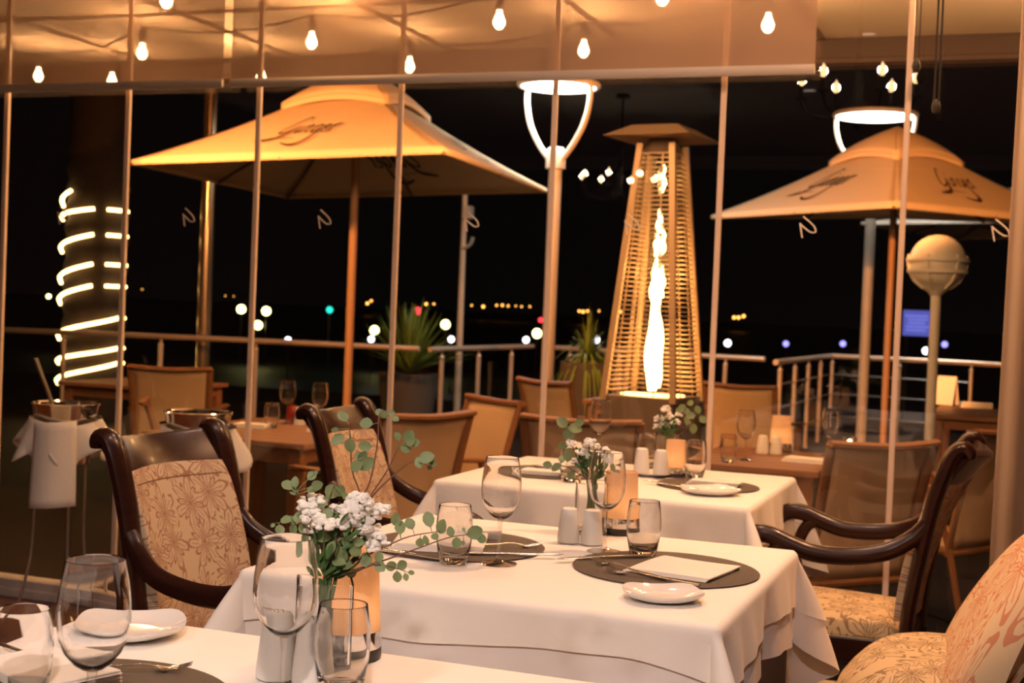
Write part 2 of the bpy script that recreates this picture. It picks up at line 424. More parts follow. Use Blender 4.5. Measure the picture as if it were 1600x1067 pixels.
# ------------------------------------------------------------------ blinds and curtain
def blind(x0, x1, label):
    t = thing('roller_blind', label, 'blind', (x0, WY - .06, 2.04), 0, 'sheer roller blinds on the glass wall')
    w = x1 - x0
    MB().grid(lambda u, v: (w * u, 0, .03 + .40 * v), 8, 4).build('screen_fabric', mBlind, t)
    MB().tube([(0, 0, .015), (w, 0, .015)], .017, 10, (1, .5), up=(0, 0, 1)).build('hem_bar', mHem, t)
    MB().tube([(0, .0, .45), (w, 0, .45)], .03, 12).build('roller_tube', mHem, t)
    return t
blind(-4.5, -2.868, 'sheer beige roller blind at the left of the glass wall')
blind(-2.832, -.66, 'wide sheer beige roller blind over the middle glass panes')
def cord(px, pyb, label, r=.0035):
    b = PY(px, pyb, 4.40)
    t = thing('blind_cord', label, 'cord', (b.x, 4.40, b.z), 0, 'blind cords')
    n = 2.66 - b.z
    for k in (-1, 1): MB().tube([(k * .007, 0, .03), (k * .006, 0, n)], r, 6).build('cord', mCable, t)
    MB().lathe([(0, 0), (.010, .004), (.014, .02), (.010, .038), (.004, .046), (0, .046)], 14).build('weight', mCable, t)
cord(1462, 178, 'long black blind cord with a weight, hanging at the upper right')
cord(1431, 114, 'short black copy standing in for the reflection of the longer cord, upper right', .002)  # modelled cord in place of a reflection in the glass
def curtain():
    n = 60
    def fn(u, v):
        x = -.047 + .62 * u + .012 * v * (1 - u)
        ph = u * 2 * PI * 7
        return (x - .015 * (1 - v) * (1 - u), 4.27 + .035 * math.sin(ph + PI / 2) * (.8 + .3 * v) + .01 * math.sin(3 * ph * .37), .02 + 2.78 * v)
    o = MB().grid(fn, 168, 10).build('curtain', mCurtain, solid=.006)
    tag(o, 'brown pleated curtain hanging at the right end of the glass wall', 'curtain')
curtain()

# ------------------------------------------------------------------ tablecloths and tables
def cloth(x0, x1, y0, y1, z, hang, seed, cor=.10, rip=.012, grow=0.0, rr=.016):
    """hang: (front,right,back,left) drop lengths; returns MB"""
    r_ = random.Random(seed); mb = MB(); per = []
    sides = [((x0, y0), (x1, y0), (0, -1)), ((x1, y0), (x1, y1), (1, 0)), ((x1, y1), (x0, y1), (0, 1)), ((x0, y1), (x0, y0), (-1, 0))]
    NS, NC = 48, 14
    for k, (a, b, n) in enumerate(sides):
        dx, dy = b[0] - a[0], b[1] - a[1]; L_ = abs(dx) + abs(dy); ux, uy = dx / L_, dy / L_
        for i in range(NS):
            t = i / (NS - 1); q = rr + (L_ - 2 * rr) * t
            per.append((a[0] + ux * q - n[0] * rr, a[1] + uy * q - n[1] * rr, n, hang[k], min(t, 1 - t) * L_, 0))
        n2 = sides[(k + 1) % 4][2]
        for i in range(1, NC):
            t = i / NC; an = t * PI / 2
            nn = (n[0] * math.cos(an) + n2[0] * math.sin(an), n[1] * math.cos(an) + n2[1] * math.sin(an))
            per.append((b[0] - rr * (n[0] + n2[0]), b[1] - rr * (n[1] + n2[1]), nn, hang[k] * (1 - t) + hang[(k + 1) % 4] * t, 0, math.sin(t * PI)))
    P = len(per); K = 12
    ph = [r_.uniform(0, 6.28) for _ in range(6)]
    for a in (0, 22, 45, 68, 90):
        g = math.sin(R(a))
        for (x, y, n, h, e, c) in per:
            q = (rr + grow) * g; mb.v.append((x + n[0] * q, y + n[1] * q, z - rr * (1 - math.cos(R(a)))))
    for k in range(1, K + 1):
        for i, (x, y, n, h, e, c) in enumerate(per):
            s = i / P * 2 * PI
            near = max(0, 1 - e / .16) ** 2
            hh = h + cor * (.35 * near + .65 * c ** .8) + .010 * math.sin(5 * s + ph[3]) * (1 - near)
            d = hh * k / K
            rp = rip * (math.sin(9 * s + ph[0]) + .7 * math.sin(17 * s + ph[1]) + .5 * math.sin(31 * s + ph[2])) * min(1.6, d / .12)
            out = rr + grow + rp * (1 - near * .7) + (.10 + .62 * c ** 1.5 - .16 * near * (1 if not c else 1 - c)) * d * (1 - min(.5, d))
            mb.v.append((x + n[0] * out, y + n[1] * out, z - rr - d))
    for k in range(4 + K):
        for i in range(P):
            j = (i + 1) % P
            mb.f.append((k * P + i, (k + 1) * P + i, (k + 1) * P + j, k * P + j))
    mb.v.append(((x0 + x1) / 2, (y0 + y1) / 2, z)); c_ = len(mb.v) - 1
    for i in range(P): mb.f.append((i, (i + 1) % P, c_))
    return mb
def table(name, x0, x1, y0, y1, over, under, where, seed):
    t = thing('dining_table', 'dining table under white cloths, ' + where, 'table', ((x0 + x1) / 2, (y0 + y1) / 2, 0))
    w, d = x1 - x0 - .03, y1 - y0 - .03
    MB().box((0, 0, .725), (w, d, .03)).build('tabletop', mMahog, t, smooth=False, bevel=.004)
    for sx in (-1, 1):
        for sy in (-1, 1):
            MB().box((sx * (w / 2 - .09), sy * (d / 2 - .09), .355), (.05, .05, .71)).build('leg', mMahog, t, smooth=False, bevel=.004)
    u = cloth(x0, x1, y0, y1, .745, under, seed, .035, .010, -.006).build('undercloth', mUnder)
    tag(u, 'underlay cloth below the top cloth of ' + where, 'tablecloth', 'underlay cloths')
    o = cloth(x0, x1, y0, y1, .7505, over, seed, .05, .010).build('tablecloth', mCloth)
    tag(o, 'white linen top cloth spread over ' + where, 'tablecloth', 'white top cloths')
table('t1', -1.335, -.43, .95, 1.765, (.1, .1, .12, .12), (.35, .35, .35, .35), 'the nearest table, lower left', 3)
table('t2', -1.335, -.43, 2.165, 2.985, (.062, .085, .1, .07), (.38, .15, .3, .32), 'the middle table behind the front bouquet', 5)
table('t3', -1.565, -.645, 3.57, 4.36, (.17, .10, .08, .12), (.35, .22, .3, .3), 'the far table against the glass wall', 8)
TT = .7525   # cloth surface

# ------------------------------------------------------------------ glassware
def wine_glass():
    o = [(0, .0868), (.006, .0872), (.012, .0892), (.020, .095), (.030, .107), (.0368, .123), (.0395, .142), (.0388, .162), (.0358, .185), (.0318, .2075), (.0314, .2085)]
    i = [(.0306, .2075), (.0348, .185), (.0378, .162), (.0385, .142), (.0358, .1235), (.029, .108), (.019, .097), (.008, .0915), (0, .0905)]
    b = MB().lathe(o + i, 40).build('wine_glass', mGlass)
    f = [(0, 0), (.036, 0), (.0365, .0012), (.034, .0022), (.018, .005), (.007, .009), (.0042, .016), (.0034, .03), (.0034, .065), (.0042, .078), (.006, .0866), (0, .0866)]
    MB().lathe(f, 32).build('stem', mGlassThin, b)
    return b
def tumbler_mb(s=1):
    o = [(0, 0), (.024, 0), (.0262, .002), (.0305, .02), (.0345, .045), (.0358, .065), (.0346, .088), (.0312, .1135), (.0306, .1145)]
    i = [(.0299, .1135), (.0333, .088), (.0345, .065), (.0332, .045), (.029, .024), (.024, .017), (.012, .0135), (0, .013)]
    return MB().lathe([(r * s, z * s) for r, z in o + i], 40)
WG = wine_glass()
TG = tumbler_mb().build('tumbler', mGlass)
_used = set()
def place(proto, loc, label, cat, group, rz=0, s=1):
    o = proto
    if proto.name in _used:
        o = proto.copy(); COL.objects.link(o)
        for ch in list(proto.children):
            c = ch.copy(); COL.objects.link(c); c.parent = o
    _used.add(proto.name)
    o.location = loc; o.rotation_euler = (0, 0, rz); o.scale = (s, s, s)
    return tag(o, label, cat, group)
GW, GT = 'wine glasses on the tables', 'water tumblers on the tables'
place(WG, PZ(140, 1172, TT), 'empty wine glass at the far left front, before the white side plate', 'wine glass', GW)
place(WG, PZ(440, 1105, TT), 'empty wine glass left of the front bouquet, before the vase', 'wine glass', GW)
place(WG, PZ(779, 881, TT), 'empty wine glass on the left half of the middle table', 'wine glass', GW)
place(WG, PZ(944, 862, TT), 'empty wine glass in front of the bouquet on the middle table', 'wine glass', GW)
place(WG, PZ(935, 718, TT), 'wine glass at the glass wall on the far table', 'wine glass', GW, s=.97)
place(TG, PZ(532, 1083, TT), 'water tumbler at the front edge, before the glowing candle lamp', 'glass', GT)
place(TG, PZ(33, 1098, TT), 'water tumbler cut off by the left frame edge', 'glass', GT)
place(TG, PZ(708, 880, TT), 'water tumbler beside the left placemat of the middle table', 'glass', GT)
place(TG, PZ(1004, 869, TT), 'water tumbler behind the folded napkin on the middle table', 'glass', GT)
place(TG, PZ(1085, 746, TT), 'water tumbler behind the plate on the far table', 'glass', GT)
place(TG, PZ(892, 752, TT), 'water tumbler behind the flowers at the left of the far table', 'glass', GT)
place(TG, PZ(1010, 732, TT) , 'tall tumbler behind the shakers on the far table', 'glass', GT)

# shakers
def shaker_proto():
    t = thing('shaker', '', 'shaker')
    MB().lathe([(0, 0), (.0225, 0), (.0243, .002), (.0243, .010), (.0205, .050), (.0188, .066), (.0165, .0725), (.010, .0755), (0, .076)], 28).build('body', mShaker, t)
    h = MB()
    for k in range(5):
        a = k * 2 * PI / 5; h.lathe([(.0011, 0), (.0011, .001)], 6, (.006 * math.cos(a), .006 * math.sin(a), .0755))
    h.build('pour_holes', mBlack, t)
    return t
SH = shaker_proto(); _sh = [0]
def shaker(p, label, s=1):
    if _sh[0] == 0: o = SH; o.location = p; o['label'] = label
    else: o = dup(SH, p, 0, label)
    _sh[0] = 1; o['group'] = 'salt and pepper shakers'; o.scale = (s, s, s)
shaker(PZ(432, 1058, TT), 'white shaker behind the stem of the wine glass at the front', 1.12)
shaker(PZ(488, 1066, TT), 'white shaker between the front wine glass and front tumbler', 1.12)
shaker(PZ(888, 847, TT), 'left white shaker of the pair on the middle table')
shaker(PZ(924, 850, TT), 'right white shaker of the pair on the middle table')
shaker(PZ(1002, 738, TT + .012), 'left white shaker on the saucer of the far table')
shaker(PZ(1032, 741, TT + .012), 'right white shaker on the saucer of the far table')
sq = MB().lathe([(0, 0), (.045, 0), (.066, .008), (.067, .011), (.044, .0045), (0, .004)], 32).build('saucer', mCeram, loc=(PZ(1018, 742, TT)))
tag(sq, 'small white saucer under the shakers of the far table', 'saucer')

# candle lamps
def candle_lamp(p, label, s=1, light=1.2, shade=None, prof=None, seed=0):
    t = thing('candle_lamp', label, 'lamp', p, 0, 'candle lamps on the tables')
    MB().lathe([(0, 0), (.043 * s, 0), (.044 * s, .003 * s), (.0435 * s, .014 * s), (0, .014 * s)], 32).build('base', mBlack, t)
    MB().lathe([(.0432 * s, .014 * s), (.0436 * s, .016 * s), (.042 * s, .036 * s), (.0405 * s, .036 * s), (.0405 * s, .014 * s)], 32).build('chrome_band', mChrome, t)
    MB().lathe([(.0417 * s, .0362 * s), (.0405 * s, .055 * s), (.036 * s, .140 * s), (.0352 * s, .140 * s), (.0397 * s, .055 * s), (.0409 * s, .0362 * s)], 36, closed=True).build('lamp_shade', shade or mShade, t)
    MB().lathe([(0, .0142 * s), (.012 * s, .0145 * s), (.012 * s, .045 * s), (0, .046 * s)], 16).build('candle', mWhite, t)
    MB().lathe([(0, .0462 * s), (.009 * s, .050 * s), (.0125 * s, .061 * s), (.009 * s, .072 * s), (.003 * s, .086 * s), (0, .09 * s)], 16).build('glow_bulb', mCandle, t)
    l = bpy.data.lights.new('candle_light', 'POINT'); l.energy = light * .62; l.color = (1, .62, .30); l.shadow_soft_size = .013 * s
    lo = bpy.data.objects.new('candle_light', l); COL.objects.link(lo); lo.parent = t; lo.location = (0, 0, .062 * s)
candle_lamp(PZ(543, 1024, TT), 'frosted candle lamp with chrome band behind the front vase', 1.08)
candle_lamp(PZ(968, 832, TT), 'frosted candle lamp behind the stemmed glass on the middle table', 1.0)
candle_lamp(PZ(1054, 744, TT), 'small candle lamp glowing by the far table vase', .8, .7)

# placemats, napkins, plates, cutlery
def placemat(p, r, label):
    o = MB().lathe([(0, 0), (r - .002, 0), (r, .0015), (r - .002, .003), (0, .003)], 64).build('placemat', mMat, loc=p)
    tag(o, label, 'placemat', 'round woven placemats')
placemat(PZ(1040, 889, TT), .182, 'round woven placemat under the folded napkin on the middle table')
placemat(PZ(715, 852, TT), .182, 'round woven placemat at the left of the middle table')
placemat(PZ(1106, 759, TT), .150, 'woven placemat under the plate on the far table')
placemat(PZ(860, 738, TT), .165, 'woven placemat at the left of the far table')
placemat(PZ(115, 1095, TT), .19, 'woven placemat at the lower left corner of the nearest table')
def napkin(p, w, d, rz, label, th=.012, skew=.0):
    o = MB()
    n = 4
    for k in range(n):
        zz = .001 + th * k / n
        def fn(u, v, top, k=k, zz=zz):
            x = (u - .5) * w * (1 - .02 * k) + skew * (v - .5) + .003 * k; y = (v - .5) * d * (1 - .015 * k)
            return (x, y, zz + (th / n * .9 if top else 0) + .003 * math.sin(u * 3 + k) * math.sin(v * 2.6))
        for top in (0, 1): o.grid(lambda u, v: fn(u, v, top), 10, 8)
        ring = []
        b0 = len(o.v) - 2 * 11 * 9; b1 = b0 + 11 * 9
        idx = [i for i in range(11)] + [11 * j + 10 for j in range(1, 9)] + [88 + i for i in range(9, -1, -1)] + [11 * j for j in range(7, 0, -1)]
        for a in range(len(idx)):
            c = idx[a]; e = idx[(a + 1) % len(idx)]
            o.f.append((b0 + c, b0 + e, b1 + e, b1 + c))
    ob = o.build('napkin', mNapkin, loc=p, bevel=.0016); ob.rotation_euler = (0, 0, rz)
    tag(ob, label, 'napkin', 'folded napkins')
MZ = TT + .0032
def napkin4(c4, z, label, th=.010):
    q = [PZ(x, y, z) for x, y in c4]; c = sum(q, Vector()) / 4
    ex = (q[2] - q[1] + q[3] - q[0]) / 2; ey = (q[1] - q[0] + q[2] - q[3]) / 2
    napkin((c.x, c.y, z), ex.length, ey.length, math.atan2(ex.y, ex.x), label, th)
def plate(p, a, b, rz, label, lift=.014, tip=.004):
    mb = MB(); n = 72; prof = [(0, .004), (.5, .004), (.66, .005), (.82, .010), (.95, .016), (1, .0185), (1.005, .017), (.97, .012), (.84, .005), (.6, 0), (0, 0)]
    b0 = len(mb.v)
    for r, z in prof:
        for j in range(n):
            th = 2 * PI * j / n; c, s = math.cos(th), math.sin(th)
            q = (abs(c) ** 2.7 + abs(s) ** 2.7) ** (-1 / 2.7)
            cr = (abs(c * s) * 2) ** 3
            mb.v.append((a * q * r * c, b * q * r * s, z * (lift / .014) * .8 + (tip * cr * max(0, r - .55) / .45 if z > .0035 else 0)))
    for i in range(len(prof) - 1):
        for j in range(n):
            j2 = (j + 1) % n; mb.f.append((b0 + i * n + j, b0 + i * n + j2, b0 + (i + 1) * n + j2, b0 + (i + 1) * n + j))
    o = mb.build('side_plate', mCeram, loc=p, ang=60); o.rotation_euler = (0, 0, rz)
    tag(o, label, 'plate', 'white side plates')
plate(PZ(1036, 936, TT), .070, .062, R(28), 'white side plate near the front edge of the middle table')
plate(PZ(1110, 771, TT), .082, .072, R(40), 'white side plate on the far table')
plate(PZ(200, 990, TT), .082, .082, R(30), 'white side plate with upturned corner on the nearest table', .015, .006)
plate(PZ(868, 734, MZ), .07, .07, R(20), 'white side plate at the left of the far table')
def fork(p, rz, label, tilt=0):
    mb = MB()
    path = smooth_path([(-.095, 0, .003), (-.05, 0, .004), (0, 0, .006), (.04, 0, .009), (.06, 0, .006), (.068, 0, .004)], 4)
    mb.tube(path, [.0042 + .002 * (1 if i < 6 else .0) - .0012 * (1 if 8 < i < 16 else 0) for i in range(len(path))], 8, (.35, 1), up=(0, 0, 1))
    for k in range(4):
        y = (k - 1.5) * .0058
        mb.tube([(.062, y * .6, .005), (.072, y, .0035), (.09, y, .006), (.105, y, .0105)], [.0022, .0018, .0015, .0007], 6, (.6, 1), up=(0, 0, 1))
    mb.tube([(.058, 0, .006), (.066, 0, .004), (.074, 0, .0035)], [.006, .0105, .010], 8, (.18, 1), up=(0, 0, 1))
    o = mb.build('fork', mSteel, loc=p); o.rotation_euler = (0, tilt, rz); tag(o, label, 'fork', 'forks')
def knife(p, rz, label, tilt=0):
    mb = MB()
    mb.tube([(-.1, 0, .004), (-.07, 0, .004), (0, 0, .004), (.012, 0, .004)], [.006, .0062, .0045, .004], 8, (.5, 1), up=(0, 0, 1))
    mb.prism([(.01, -.004), (.03, -.008), (.085, -.009), (.103, -.004), (.112, .006), (.09, .007), (.03, .005), (.01, .004)], .0030, .0046, lambda q, t: (q[0], q[1], t))
    o = mb.build('table_knife', mSteel, loc=p, bevel=.0004); o.rotation_euler = (0, tilt, rz); tag(o, label, 'knife', 'table knives')
napkin4([(980, 891), (1024, 873), (1150, 886), (1108, 914)], MZ, 'folded white napkin on the right placemat of the middle table', .007)
fork(PZ(985, 893, MZ), R(150), 'fork tucked by the napkin on the middle table', 0)
fork(PZ(1020, 905, MZ), R(168), 'second fork under the napkin front edge on the middle table', 0)
knife(PZ(945, 873, MZ), R(222), 'knife at the left edge of the right placemat, middle table', 0)
napkin4([(596, 858), (640, 827), (778, 832), (735, 866)], MZ, 'folded white napkin on the left placemat of the middle table', .014)
napkin(PZ(742, 838, MZ), .10, .07, R(25), 'loosely rolled white napkin behind the wine glass stem, middle table', .018)
knife(PZ(795, 868, MZ), R(28), 'knife pointing right from the left placemat, middle table')
fork(PZ(770, 855, MZ), R(32), 'fork beside the wine glass stem, middle table')
knife(PZ(640, 868, MZ), R(-8), 'knife along the front edge of the left placemat, middle table')
napkin(PZ(60, 1062, MZ), .17, .13, R(-20), 'folded white napkin under the left glasses of the nearest table', .02)
fork(PZ(172, 1048, MZ), R(28), 'dark fork with tines to the right on the nearest table')
knife(PZ(60, 1032, MZ), R(-16), 'knife along the rear of the napkin on the nearest table')
napkin(PZ(845, 740, MZ + .001), .13, .08, R(5), 'folded napkin at the left of the far table')
napkin(PZ(1115, 757, MZ), .15, .07, R(0), 'folded napkin behind the plate on the far table')
knife(PZ(1050, 760, MZ), R(150), 'knife left of the plate on the far table')

# ------------------------------------------------------------------ vases and flowers
def vase(p, rz, label, s=.074, h=.125):
    t = thing('glass_vase', label, 'vase', p, rz, 'square glass vases')
    a, b = s / 2, s / 2 - .003
    mb = MB(); r = .006
    def ring(a_, z):
        out = []
        for cx, cy, st in ((1, 1, 0), (-1, 1, 90), (-1, -1, 180), (1, -1, 270)):
            for k in range(4):
                an = R(st + k * 30); out.append((cx * (a_ - r) + r * math.cos(an), cy * (a_ - r) + r * math.sin(an), z))
        return out
    rings = [ring(a - .002, 0), ring(a, .002), ring(a, h - .001), ring(a - .001, h), ring(b, h - .001), ring(b, .014), ring(b - .008, .011)]
    for q in rings: mb.v += q
    n = 16
    for i in range(len(rings) - 1):
        for j in range(n):
            j2 = (j + 1) % n; mb.f.append((i * n + j, i * n + j2, (i + 1) * n + j2, (i + 1) * n + j))
    mb.f.append(tuple(reversed(range(n)))); mb.f.append(tuple((len(rings) - 1) * n + j for j in range(n)))
    mb.build('vase_body', mGlass, t)
    return t
def head_mb(mb, c, r, r_):
    r *= 1.3
    for k in range(24):
        a = r_.uniform(0, 6.28); e = r_.uniform(-.5, 1.4)
        q = r * r_.uniform(.45, .95)
        d = Vector((math.cos(a) * math.cos(e) * q, math.sin(a) * math.cos(e) * q, math.sin(e) * q * .8))
        mb.ball(Vector(c) + d, r * r_.uniform(.26, .42), 7, 5, (1, 1, .75), .22)
def sprig(parent, pts, leaves, r_, base=Vector((0, 0, 0)), leaf=.017, twig=True, mL=None):
    """pts: local polyline, leaves: local positions with size"""
    st = MB().tube(smooth_path(pts, 4), [.0016 * (1 - .6 * i / (4 * (len(pts) - 1))) for i in range(4 * (len(pts) - 1) + 1)], 6).build('eucalyptus_sprig', mTwig, parent)
    lm = MB()
    for (c, s) in leaves:
        c = Vector(c)
        # nearest twig point: the leaf grows from there
        npt = min((Vector(q) for q in smooth_path(pts, 6)), key=lambda q: (q - c).length)
        d = c - npt
        if d.length < .004: d = Vector((r_.uniform(-1, 1), r_.uniform(-.4, .4), r_.uniform(-.3, 1)))
        d.normalize()
        if (c - npt).length > .008: lm.tube([npt, c - d * s * .45], .0005, 4)
        nrm = Vector((-FWD.x + r_.uniform(-.5, .5), -FWD.y + r_.uniform(-.5, .5), r_.uniform(-.3, .8)))
        lm.leaf(c - d * s * .5, nrm, d, s, s * r_.uniform(.72, .92))
    lm.build('leaves', mL or mLeafG, st)
    return st
def bouquet(p, h, neck, fl, sprigs, depth, label, seed, rad=.011, filler=22, fscale=1.0):
    """fl: pixel positions of flower heads around depth `depth`; sprigs: ([px path],[px leaves])"""
    r_ = random.Random(seed); p = Vector(p)
    t = thing('flower_bouquet', label, 'flowers', p, 0, 'white flower bouquets in glass vases')
    nk = Vector((0, 0, h + .002)); root = Vector((0, 0, .016))
    def loc(px, off=0): return PD(px[0], px[1], depth + off) - p
    stm = MB()
    for k in range(9):
        a = r_.uniform(0, 6.28); e = .016 * r_.random()
        stm.tube(smooth_path([root + Vector((.012 * math.cos(a), .012 * math.sin(a), .002)), Vector((e * math.cos(a) * .5, e * math.sin(a) * .5, h * .6)), nk + Vector((math.cos(a + 1) * e, math.sin(a + 1) * e, 0))], 4), .0026, 6)
    heads = [(loc(q, r_.uniform(-.02, .02)), q[2] if len(q) > 2 else rad) for q in fl]
    for c, s in heads: stm.tube(smooth_path([nk, nk * .5 + c * .5 + Vector((0, 0, -.012)), c], 4), .0013, 5)
    stm.build('stems', mStem, t)
    for c, s in heads:
        f = MB(); head_mb(f, c, s, r_); f.build('flower_head', mPetal, t)
    gl = MB()
    top = sum((c for c, s in heads), Vector()) / len(heads)
    for k in range(filler * 3):
        f = r_.random(); c = nk.lerp(top, f * .85) + Vector((r_.uniform(-1, 1), r_.uniform(-1, 1), r_.uniform(-.5, .5))) * (.012 + .022 * f) * fscale
        d = (c - nk).normalized() + Vector((r_.uniform(-.6, .6), r_.uniform(-.6, .6), .3))
        gl.leaf(c, Vector((r_.uniform(-1, 1), -1, r_.uniform(-.2, 1))), d, .022 * fscale, .009 * fscale)
    gl.build('foliage', mLeafD, t)
    for path, lv in sprigs:
        off = [r_.uniform(-.03, .03) for _ in path]; n = len(path)
        pl = [nk] + [loc(q, o * (i + 1) / n) for i, (q, o) in enumerate(zip(path, off))]
        k = 2126. / depth
        sprig(t, pl, [(loc(q, off[-1] * .6 + r_.uniform(-.008, .008)), q[2] / k) for q in lv], r_)
V1 = PZ(503, 1050, TT)
vase(V1, R(30), 'square glass vase holding the large front bouquet')
d1 = (Vector(V1) - POS).dot(FWD)
bouquet(V1, .125, None,
    [(485, 788, .013), (497, 784, .010), (488, 809, .012), (506, 820, .012), (490, 828, .009), (548, 800, .013), (560, 788, .014), (572, 783, .010), (541, 815, .012), (559, 812, .014), (567, 824, .013), (579, 833, .013), (590, 845, .012), (581, 803, .011), (595, 798, .010), (522, 798, .008), (582, 855, .009)],
    [([(530, 830), (567, 775), (580, 745), (590, 690), (592, 650), (598, 640)], [(591, 643, 14), (600, 648, 14), (613, 645, 10), (618, 655, 12), (576, 664, 22), (575, 698, 22)]),
     ([(532, 830), (562, 780), (550, 735), (548, 690), (545, 662)], [(528, 686, 24), (523, 671, 12), (535, 652, 20), (546, 696, 24), (568, 730, 28), (547, 733, 24), (556, 712, 16), (566, 716, 20)]),
     ([(540, 830), (575, 780), (605, 735), (622, 700)], [(624, 683, 15), (638, 685, 22), (629, 698, 18), (649, 691, 17), (640, 691, 15)]),
     ([(545, 830), (580, 778), (612, 745), (642, 722), (662, 722)], [(660, 722, 26), (655, 724, 18), (676, 725, 12), (670, 730, 9)]),
     ([(505, 850), (490, 810), (474, 785), (462, 768)], [(449, 759, 21), (461, 753, 18), (460, 768, 19), (487, 743, 17), (496, 757, 19), (488, 765, 19), (493, 738, 9)]),
     ([(515, 860), (512, 800), (518, 770), (524, 756)], [(519, 767, 28), (531, 767, 22), (505, 778, 24), (510, 795, 24), (540, 775, 16)]),
     ([(505, 860), (482, 825), (458, 815), (432, 817)], [(439, 807, 19), (438, 823, 19), (457, 813, 20), (458, 827, 18), (472, 800, 20), (468, 810, 20), (428, 818, 8), (475, 828, 24)]),
     ([(545, 893), (610, 872), (652, 857), (700, 840), (732, 835)], [(665, 845, 16), (680, 840, 15), (704, 831, 17), (742, 832, 27), (752, 842, 17), (714, 847, 18), (725, 828, 8), (724, 848, 8)]),
     ([(548, 880), (600, 855), (640, 838), (688, 830)], [(619, 812, 22), (625, 824, 22), (642, 819, 20), (670, 814, 26), (689, 824, 26), (656, 848, 16), (576, 857, 16)]),
     ([(550, 895), (585, 882), (612, 886), (632, 892)], [(572, 875, 24), (594, 885, 22), (592, 870, 17), (611, 885, 19), (626, 884, 20), (634, 901, 12), (640, 895, 11), (621, 900, 18)]),
     ([(500, 880), (496, 850), (480, 842)], [(495, 882, 22), (512, 880, 22), (470, 865, 17), (505, 868, 24), (520, 890, 18), (548, 895, 18), (480, 846, 20), (500, 850, 26)]),
     ([(510, 885), (515, 850), (530, 840)], [(517, 856, 24), (508, 838, 22), (535, 865, 26), (543, 845, 22), (526, 875, 24), (555, 860, 22), (560, 845, 20), (540, 880, 20)])],
    d1, 'large bouquet of white statice and eucalyptus in the front vase', 11)
V2 = PZ(921, 832, TT)
vase(V2, R(20), 'square glass vase behind the shakers on the middle table', .072, .115)
d2 = (Vector(V2) - POS).dot(FWD)
bouquet(V2, .115, None, [(920, 693, .012), (931, 700, .010), (909, 708, .012), (922, 712, .012), (903, 722, .011), (945, 708, .012), (952, 720, .010), (912, 728, .010), (893, 693, .009), (936, 716, .010)],
    [([(905, 720), (892, 690), (888, 668)], [(880, 660, 20), (898, 668, 22), (889, 678, 22), (905, 660, 16), (880, 695, 18)]),
     ([(905, 740), (880, 728), (862, 728)], [(858, 726, 15), (876, 730, 18), (893, 742, 18), (878, 718, 14), (890, 712, 22)]),
     ([(935, 735), (955, 740), (968, 742)], [(966, 740, 16), (950, 745, 14), (945, 732, 18), (958, 730, 14)])],
    d2, 'bouquet of white flowers on the middle table', 12, .010, 16, .9)
V3 = PZ(1040, 733, TT)
vase(V3, R(10), 'square glass vase on the far table', .07, .11)
d3 = (Vector(V3) - POS).dot(FWD)
bouquet(V3, .11, None, [(1040, 640, .013), (1047, 652, .013), (1030, 655, .013), (1055, 660, .013), (1038, 664, .012), (1026, 667, .010), (1060, 648, .010)],
    [([(1060, 680), (1080, 660), (1092, 640)], [(1090, 640, 14), (1080, 650, 16), (1098, 655, 14), (1072, 642, 14), (1085, 668, 16), (1070, 660, 16)]),
     ([(1055, 680), (1068, 650), (1072, 632)], [(1070, 635, 13), (1062, 640, 13), (1078, 630, 12)])],
    d3, 'bouquet of white flowers on the far table by the glass wall', 13, .010, 14, .9)

